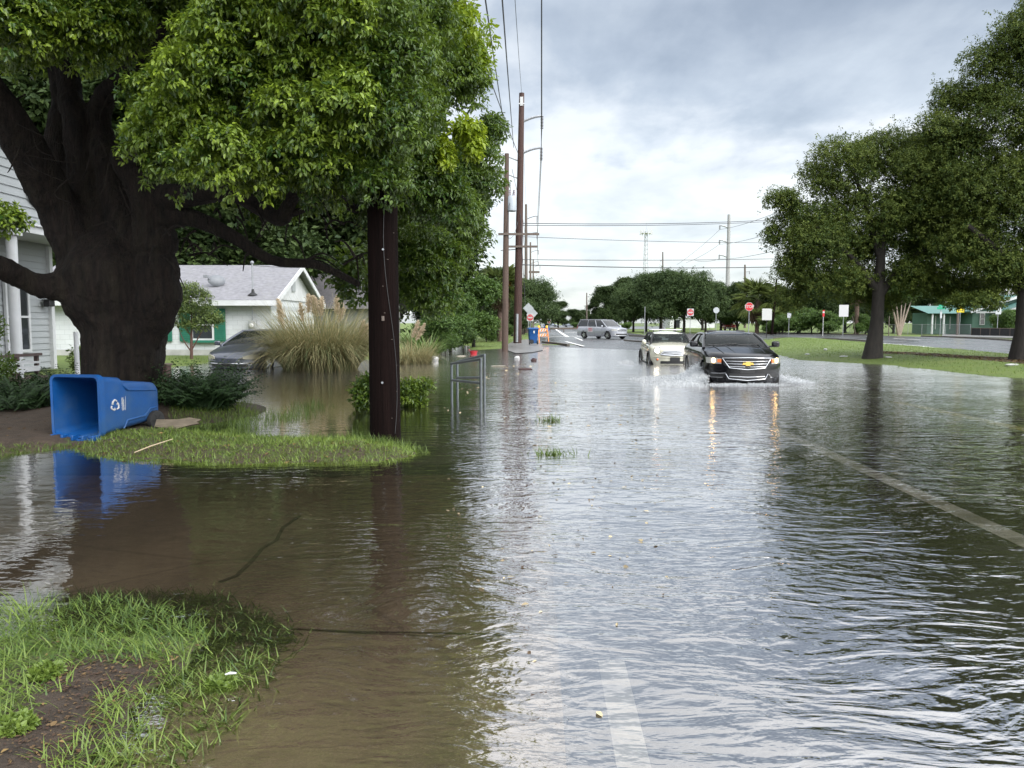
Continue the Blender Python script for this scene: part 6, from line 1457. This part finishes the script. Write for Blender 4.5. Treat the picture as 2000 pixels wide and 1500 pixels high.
# ferns and shrubs near the old tree
def fern(label, base, n, L, spread, seed, lm=L_FERN, leafl=.07, name='fern_shrub'):
    r = np.random.default_rng(seed); parts = []; t_ = thing(name, label, 'fern', base)
    for k in range(n):
        az = r.uniform(0, 2 * PI); ln = L * r.uniform(.6, 1.15); ph = r.uniform(.02, .6); p = np.array([math.cos(az), math.sin(az), 0]) * r.uniform(0, spread); m = 16; pos = []; d = np.array([math.cos(az), math.sin(az), 0]); dr = r.uniform(.6, 1.5)
        for i in range(m):
            t_i = i / m; an = ph + dr * t_i; p = p + (d * math.sin(an) + np.array([0, 0, math.cos(an)])) * ln / m; pos.append(p.copy())
        pos = np.array(pos)[3:]; m2 = len(pos); sd = np.array([-d[1], d[0], 0]); tp = np.linspace(1, .25, m2)
        for s_ in (-1, 1):
            ax = s_ * sd + d * .35 + r.normal(size=(m2, 3)) * .2 + [0, 0, -.15]; V, F, q = leaves(pos, ax, np.tile([0, 0, 1.], (m2, 1)) + d * .3, leafl * 2.0 * tp * r.uniform(.8, 1.2, m2), leafl * .55 * np.ones(m2), False, .2, .3); parts.append((V, F, np.clip(r.normal(.45, .2, m2), 0, 1)[q]))
    V, F, q = join(parts); link('fronds', npmesh('fronds', V, F, lm, q), t_); return t_
q = P(390, 836, 12.4); fern('dark feathery bush at the water right of the old tree', (q.x, 12.6, .0), 420, .95, .34, 51)
q = P(30, 822, 12.3); fern('dark feathery ferns left of the fallen bin', (q.x - .1, 12.6, .08), 260, .62, .6, 52)
q = P(85, 830, 12.8); fern('smaller fern just left of the bin opening', (q.x, 13.4, .08), 170, .7, .4, 53)
def shrub(name, label, base, majors, lm, leaf, per, seed, sub=.2, tint=(0, 1), fine=True):
    t_ = thing(name, label, 'shrub', base); V, F, q = clumpcloud(majors, sub, per, leaf, seed, 7, .1, fine, wr=.42, tint=tint); link('leaves', npmesh('leaves', V, F, lm, q), t_)
    mb = MB()
    for c, R in majors: limb(mb, [(c[0] * .2, c[1] * .2, -.15, .02), (c[0] * .6, c[1] * .6, c[2] * .5, .014), (*c, .008)], 5, 0, 3)
    mb.build('stems', M_BARK2, t_); return t_
q = G(712, 805); shrub('leafy_shrub', 'dark leafy shrub in the water left of the thick near pole', (q.x, q.y + .5, -.05), [((-.05, 0, .36), (.26, .3, .26)), ((.18, .1, .52), (.22, .25, .2)), ((-.02, .1, .14), (.26, .25, .12))], L_CAM, .085, 38, 61, .13, (0, .45))
q = G(800, 800); shrub('leafy_shrub', 'leafy shrub in the water right of the thick near pole', (q.x, q.y + .5, -.05), [((-.1, 0, .30), (.2, .25, .22)), ((.12, .1, .40), (.16, .2, .13)), ((.0, .1, .12), (.22, .25, .1))], L_CAM, .08, 34, 62, .12, (0, .6))
q = P(12, 720, 16); shrub('porch_vine', 'dark climbing plant at the left edge by the porch post', (q.x - .1, 16, .1), [((-.15, 0, .4), (.4, .4, .35)), ((-.3, 0, 1.2), (.3, .3, .5))], L_CAM, .09, 14, 63, .25, (0, .35))
q = P(138, 700, 18); shrub('garden_shrub', 'small dark shrub by the white pipe', (q.x, 18.5, .1), [((0, 0, .5), (.2, .2, .3))], L_CAM, .10, 22, 64, .14, (0, .4))

# pampas grass
def pampas(label, base, n, L, spread, seed, plumes, tint=(0, 1), name='pampas_grass', w=.022, plume_h=1.0):
    r = np.random.default_rng(seed); t_ = thing(name, label, 'ornamental grass', base)
    a = r.uniform(0, 2 * PI, n); rr = spread * np.sqrt(r.uniform(0, 1, n)); bs = np.stack([np.cos(a) * rr, np.sin(a) * rr * .7, np.full(n, -.1)], 1); az = a + r.normal(size=n) * .7
    ln = L * r.uniform(.55, 1.1, n); V, F, q = blades(bs, az, r.uniform(.0, .28, n) + rr / spread * .22, ln, r.uniform(.4, 2.5, n), w * r.uniform(.6, 1.3, n), 8)
    tt = np.clip(r.normal(.42, .28, n) + .25 * (ln < L * .75), 0, 1) * (tint[1] - tint[0]) + tint[0]; link('blades', npmesh('blades', V, F, L_PAM, tt[q]), t_)
    for x, y, h, lx in plumes:
        m = 280; u = r.uniform(0, 1, m); p = np.stack([x + lx * u * .35 + r.normal(size=m) * .02, y + r.normal(size=m) * .02, h + u * .62 * plume_h], 1); ax = r.normal(size=(m, 3)) * [.55, .55, .3] + [lx, 0, .8]
        V, F, q = leaves(p, ax, r.normal(size=(m, 3)), .13 * np.sin(np.clip(u * .85 + .12, 0, 1) * PI) * r.uniform(.6, 1.2, m) + .03, np.full(m, .022), False, .1, .5)
        o = link('plume', npmesh('plume', V, F, L_PLUME, r.uniform(0, 1, m)[q]), t_); limb_ = MB().tube([(x * .4, y * .4, .2), (x * .8, y * .8, h * .6), (x, y, h + .3)], .008, 4).build('stalk', mat('straw_stalk', (.30, .23, .12), .7), o)
    return t_
q = G(612, 724); py0 = q.y
pampas('big tan and green pampas grass clump with pale plumes standing in the water', (q.x, q.y + .9, 0), 5600, 2.75, 1.15, 71, [((P(px, 600, py0).x - q.x), .0, P(px, pt, py0).z - .62, lx) for px, pt, lx in ((586, 572, .1), (597, 576, .0), (612, 578, .12), (604, 580, -.1), (644, 574, .1), (538, 582, -.55), (690, 625, .4), (575, 590, -.15), (650, 590, .25), (700, 632, .3), (537, 604, -.5))])
q = G(795, 712); pampas('low straw coloured grass clump right of the thick near pole', (q.x, q.y + .8, 0), 1200, 1.35, .75, 72, [(.25, -.2, .85, .9), (.1, -.2, .95, .7)], (.1, 1))
def strappy(label, base, n, L, seed):
    r = np.random.default_rng(seed); t_ = thing('strappy_plant', label, 'plant', base); a = r.uniform(0, 2 * PI, n); bs = np.stack([np.cos(a), np.sin(a), np.zeros(n)], 1) * r.uniform(0, .25, n)[:, None]
    V, F, q = blades(bs, a, r.uniform(.1, .6, n), L * r.uniform(.6, 1.1, n), r.uniform(.4, 1.6, n), .055 * r.uniform(.7, 1.2, n), 6, 2.2); link('leaves', npmesh('leaves', V, F, L_BRI, np.clip(r.normal(.7, .2, n), 0, 1)[q]), t_)
q = G(832, 706); strappy('bright strappy leaved plant at the flooded verge', (q.x, q.y + .6, -.05), 190, 1.35, 73); q = G(805, 690); strappy('taller strappy plant behind the straw coloured clump', (q.x, q.y + .5, 0), 150, 1.7, 74)

# ---------------------------------------------------------------- grass, litter
def scatter(poly, n, r):
    p = np.array(poly); out = []
    lo, hi = p.min(0), p.max(0)
    while sum(map(len, out)) < n:
        x = r.uniform(lo[0], hi[0], n); y = r.uniform(lo[1], hi[1], n); m = inpoly(x, y, poly); out.append(np.stack([x[m], y[m]], 1))
    return np.concatenate(out)[:n]
r = np.random.default_rng(81); gp = []
def grass(pts, L, w, lean, droop, tint, seg=3, keep=None, dz=-.01):
    n = len(pts); z = zg(pts[:, 0], pts[:, 1]) + dz; b_ = np.stack([pts[:, 0], pts[:, 1], z], 1)
    V, F, q = blades(b_, r.uniform(0, 2 * PI, n), r.uniform(*lean, n), r.uniform(*L, n), r.uniform(*droop, n), w * r.uniform(.6, 1.3, n), seg)
    pn = fbm(pts[:, 0] * .9 + 3, pts[:, 1] * .9); tt = np.clip(r.normal(tint, .2, n) + (pn - .5) * .7, 0, 1); gp.append((V, F, tt[q]))
BG_ = gxy([(130, 876), (170, 893), (300, 908), (600, 911), (760, 908), (842, 886), (800, 866), (560, 858), (330, 850), (200, 862)])
p = scatter(BG_, 17000, r); dn_ = fbm(p[:, 0] * 1.6, p[:, 1] * 1.6); p = p[(dn_ > .36) | (r.uniform(0, 1, len(p)) < .3)]; grass(p, (.03, .11), .0085, (.3, 1.15), (.2, 1.0), .66)
p = scatter(gxy([(330, 846), (450, 852), (560, 862), (840, 880), (800, 850), (740, 838), (560, 835), (440, 838), (400, 846)]), 6000, r); grass(p, (.06, .16), .007, (.0, .7), (.2, 1.0), .45, dz=.0)
yard = gxy([(440, 792), (560, 778), (700, 800), (860, 830), (840, 870), (700, 865), (540, 845), (440, 842), (470, 815)]); p = scatter(yard, 6500, r); dn_ = fbm(p[:, 0] * .7, p[:, 1] * .7); p = p[dn_ > .46]; z_ = zg(p[:, 0], p[:, 1]); grass(p, (.10, .24), .006, (.0, .5), (.1, .8), .45, dz=.03)
p = scatter(gxy([(330, 846), (470, 838), (520, 815), (470, 800), (420, 800), (330, 815)]), 2600, r); grass(p, (.05, .14), .007, (.1, .9), (.2, 1.0), .4, dz=.0)
p = scatter(gxy([(-60, 905), (0, 893), (120, 880), (150, 872), (60, 876), (-60, 888)]), 700, r); grass(p, (.03, .09), .008, (.2, 1.1), (.2, 1.0), .5, dz=.0)
p = scatter(gxy([(300, 712), (360, 706), (420, 704), (480, 700), (420, 716)]), 500, r); grass(p, (.1, .22), .012, (0, .6), (.1, .8), .5, dz=.0)
# the grass at the photographer's feet grows in clumps that lie over
p0 = scatter(ISLE, 2100, r); p0 = p0[(p0[:, 1] > 1.9) & (p0[:, 0] > -3.6)]; dn_ = fbm(p0[:, 0] * 1.8, p0[:, 1] * 1.8)
bd = sdist(p0[:, 0], p0[:, 1], BARE); ctr = p0[((bd < .05) & (dn_ > .33)) | ((bd < -.15) & (p0[:, 1] > 3.0) & (dn_ > .28)) | ((bd >= .05) & (dn_ > .66))]
idx = np.repeat(np.arange(len(ctr)), 17); pp_ = ctr[idx] + r.normal(size=(len(idx), 2)) * .045
z = np.maximum(zg(pp_[:, 0], pp_[:, 1]), drive_z(pp_[:, 1])); m_ = pp_[:, 0] < 1; b_ = np.stack([pp_[:, 0], pp_[:, 1], z - .005], 1)
ca = r.uniform(0, 2 * PI, len(ctr))[idx] * .35 + r.uniform(0, 2 * PI, len(idx)) * .65; n = len(idx)
sub = smooth((pp_[:, 1] - 2.9) / .5); L = r.uniform(.05, .13, n) * (1 + .1 * sub)
V, F, q = blades(b_, ca, r.uniform(.55, 1.45, n) + .1 * sub, L, r.uniform(.2, 1.1, n), .0058 * r.uniform(.6, 1.4, n), 5)
gp.append((V, F, np.clip(r.normal(.58, .27, n) - .22 * sub + .5 * (fbm(pp_[:, 0] * 5, pp_[:, 1] * 5) - .5) + .3 * (fbm(pp_[:, 0] * 2.3, pp_[:, 1] * 2.3) - .5), 0, 1)[q]))
V, F, q = blades(b_[:60], ca[:60], np.full(60, .9), r.uniform(.2, .4, 60), np.full(60, .7), np.full(60, .006), 5); gp.append((V, F, np.full(len(V), .8)))
Vs = [(V, F, T_) for V, F, T_ in gp]
V, F, q = join(Vs); o = link('grass', npmesh('grass', V, F, L_GRS, q)); tag(o, 'green grass blades on the bank and at the near corner', 'grass', kind='stuff')
gp = []; p = scatter(MEDIAN, 42000, r); p = p[(p[:, 0] < 24) & (p[:, 1] > 16)]; d_ = sdist(p[:, 0], p[:, 1], MULCH); p = p[(d_ < 0) | (r.uniform(0, 1, len(p)) < .25)]; grass(p, (.04, .11), .014, (.1, .8), (.2, .9), .55, 2)
p = scatter(VERGE, 5000, r); grass(p, (.05, .13), .02, (.1, .8), (.2, .9), .5, 2)
V, F, q = join(gp); o = link('median_grass', npmesh('median_grass', V, F, L_GRS, q)); tag(o, 'short grass on the median and the far verge', 'grass', kind='stuff')
def lit(poly, n, L, z=None, tint=(.5, .3)):
    p = scatter(poly, n, r); zz = (zg(p[:, 0], p[:, 1]) + .006) if z is None else np.full(n, z); b_ = np.stack([p[:, 0], p[:, 1], zz], 1); a = r.uniform(0, 2 * PI, n); ax = np.stack([np.cos(a), np.sin(a), r.uniform(-.1, .25, n)], 1)
    l_ = r.uniform(*L, n); V, F, q = leaves(b_, ax, r.normal(size=(n, 3)) * .25 + [0, 0, 1], l_, l_ * r.uniform(.3, .6, n)); return V, F, np.clip(r.normal(*tint, n), 0, 1)[q]
V, F, q = join([lit(ISLE, 300, (.01, .035)), lit(BARE, 1100, (.006, .024), tint=(.12, .22)), lit(BANKDIRT, 900, (.03, .09), tint=(.25, .25)), lit(BG_, 260, (.03, .08)), lit(MULCH, 5000, (.05, .14), tint=(.15, .2))])
o = link('leaf_litter', npmesh('leaf_litter', V, F, L_LIT, q)); tag(o, 'brown fallen leaves on the bank and the median', 'leaf litter', kind='stuff')
V, F, q = join([lit(gxy([(950, 716), (1045, 710), (1030, 728), (960, 745), (900, 775), (880, 770), (930, 735)]), 90, (.04, .11), .004, (.55, .35)), lit(gxy([(880, 760), (1050, 735), (1400, 800), (1300, 900), (1000, 870), (860, 800)]), 130, (.03, .08), .004, (.6, .3)), lit(gxy([(850, 900), (1300, 900), (1300, 1400), (950, 1400)]), 90, (.02, .05), .004, (.5, .3))])
o = link('floating_debris', npmesh('floating_debris', V, F, leafmat('floating_leaf', (.07, .04, .02), (.62, .52, .32), .6, .1), q)); tag(o, 'pale and brown leaves and scraps floating in a line behind the handrails', 'debris', kind='stuff')
def tuft(label, px, py, n, L, sx, seed):
    q0 = G(px, py); rr = np.random.default_rng(seed); b_ = np.stack([rr.normal(size=n) * sx, rr.normal(size=n) * sx * .35, np.full(n, -.01)], 1)
    V, F, q = blades(b_, rr.uniform(0, 2 * PI, n), rr.uniform(.3, 1.4, n), L * rr.uniform(.5, 1.2, n), rr.uniform(.0, .6, n), np.full(n, .012), 3); o = link('grass_tuft', npmesh('grass_tuft', V, F, L_GRS, np.clip(rr.normal(.35, .2, n), 0, 1)[q]), None, q0); tag(o, label, 'grass tuft', 'floating grass tufts')
tuft('small floating grass tuft farther out on the open water', 1071, 822, 90, .17, .10, 91); tuft('wider floating grass tuft nearer the camera', 1080, 888, 110, .14, .12, 92)
def weed(label, px, py, n, seed):
    q0 = G(px, py, .05); t_ = thing('weed', label, 'weed', (q0.x, q0.y, float(max(zg([q0.x], [q0.y])[0], -.02)))); V, F, q = clumpcloud([((0, 0, .01), (.05, .05, .012))], .02, int(n * .7), .022, seed, 3, -.1, True, wr=.75, tint=(.35, .85)); link('leaves', npmesh('leaves', V, F, L_GRS, q), t_)
weed('round leaved bright weed beside the white petal', 430, 1312, 900, 95); weed('bright broad leaved weed in the grass at the left', 90, 1318, 900, 96); weed('mossy bright weed at the lower left edge', 30, 1425, 1400, 97)
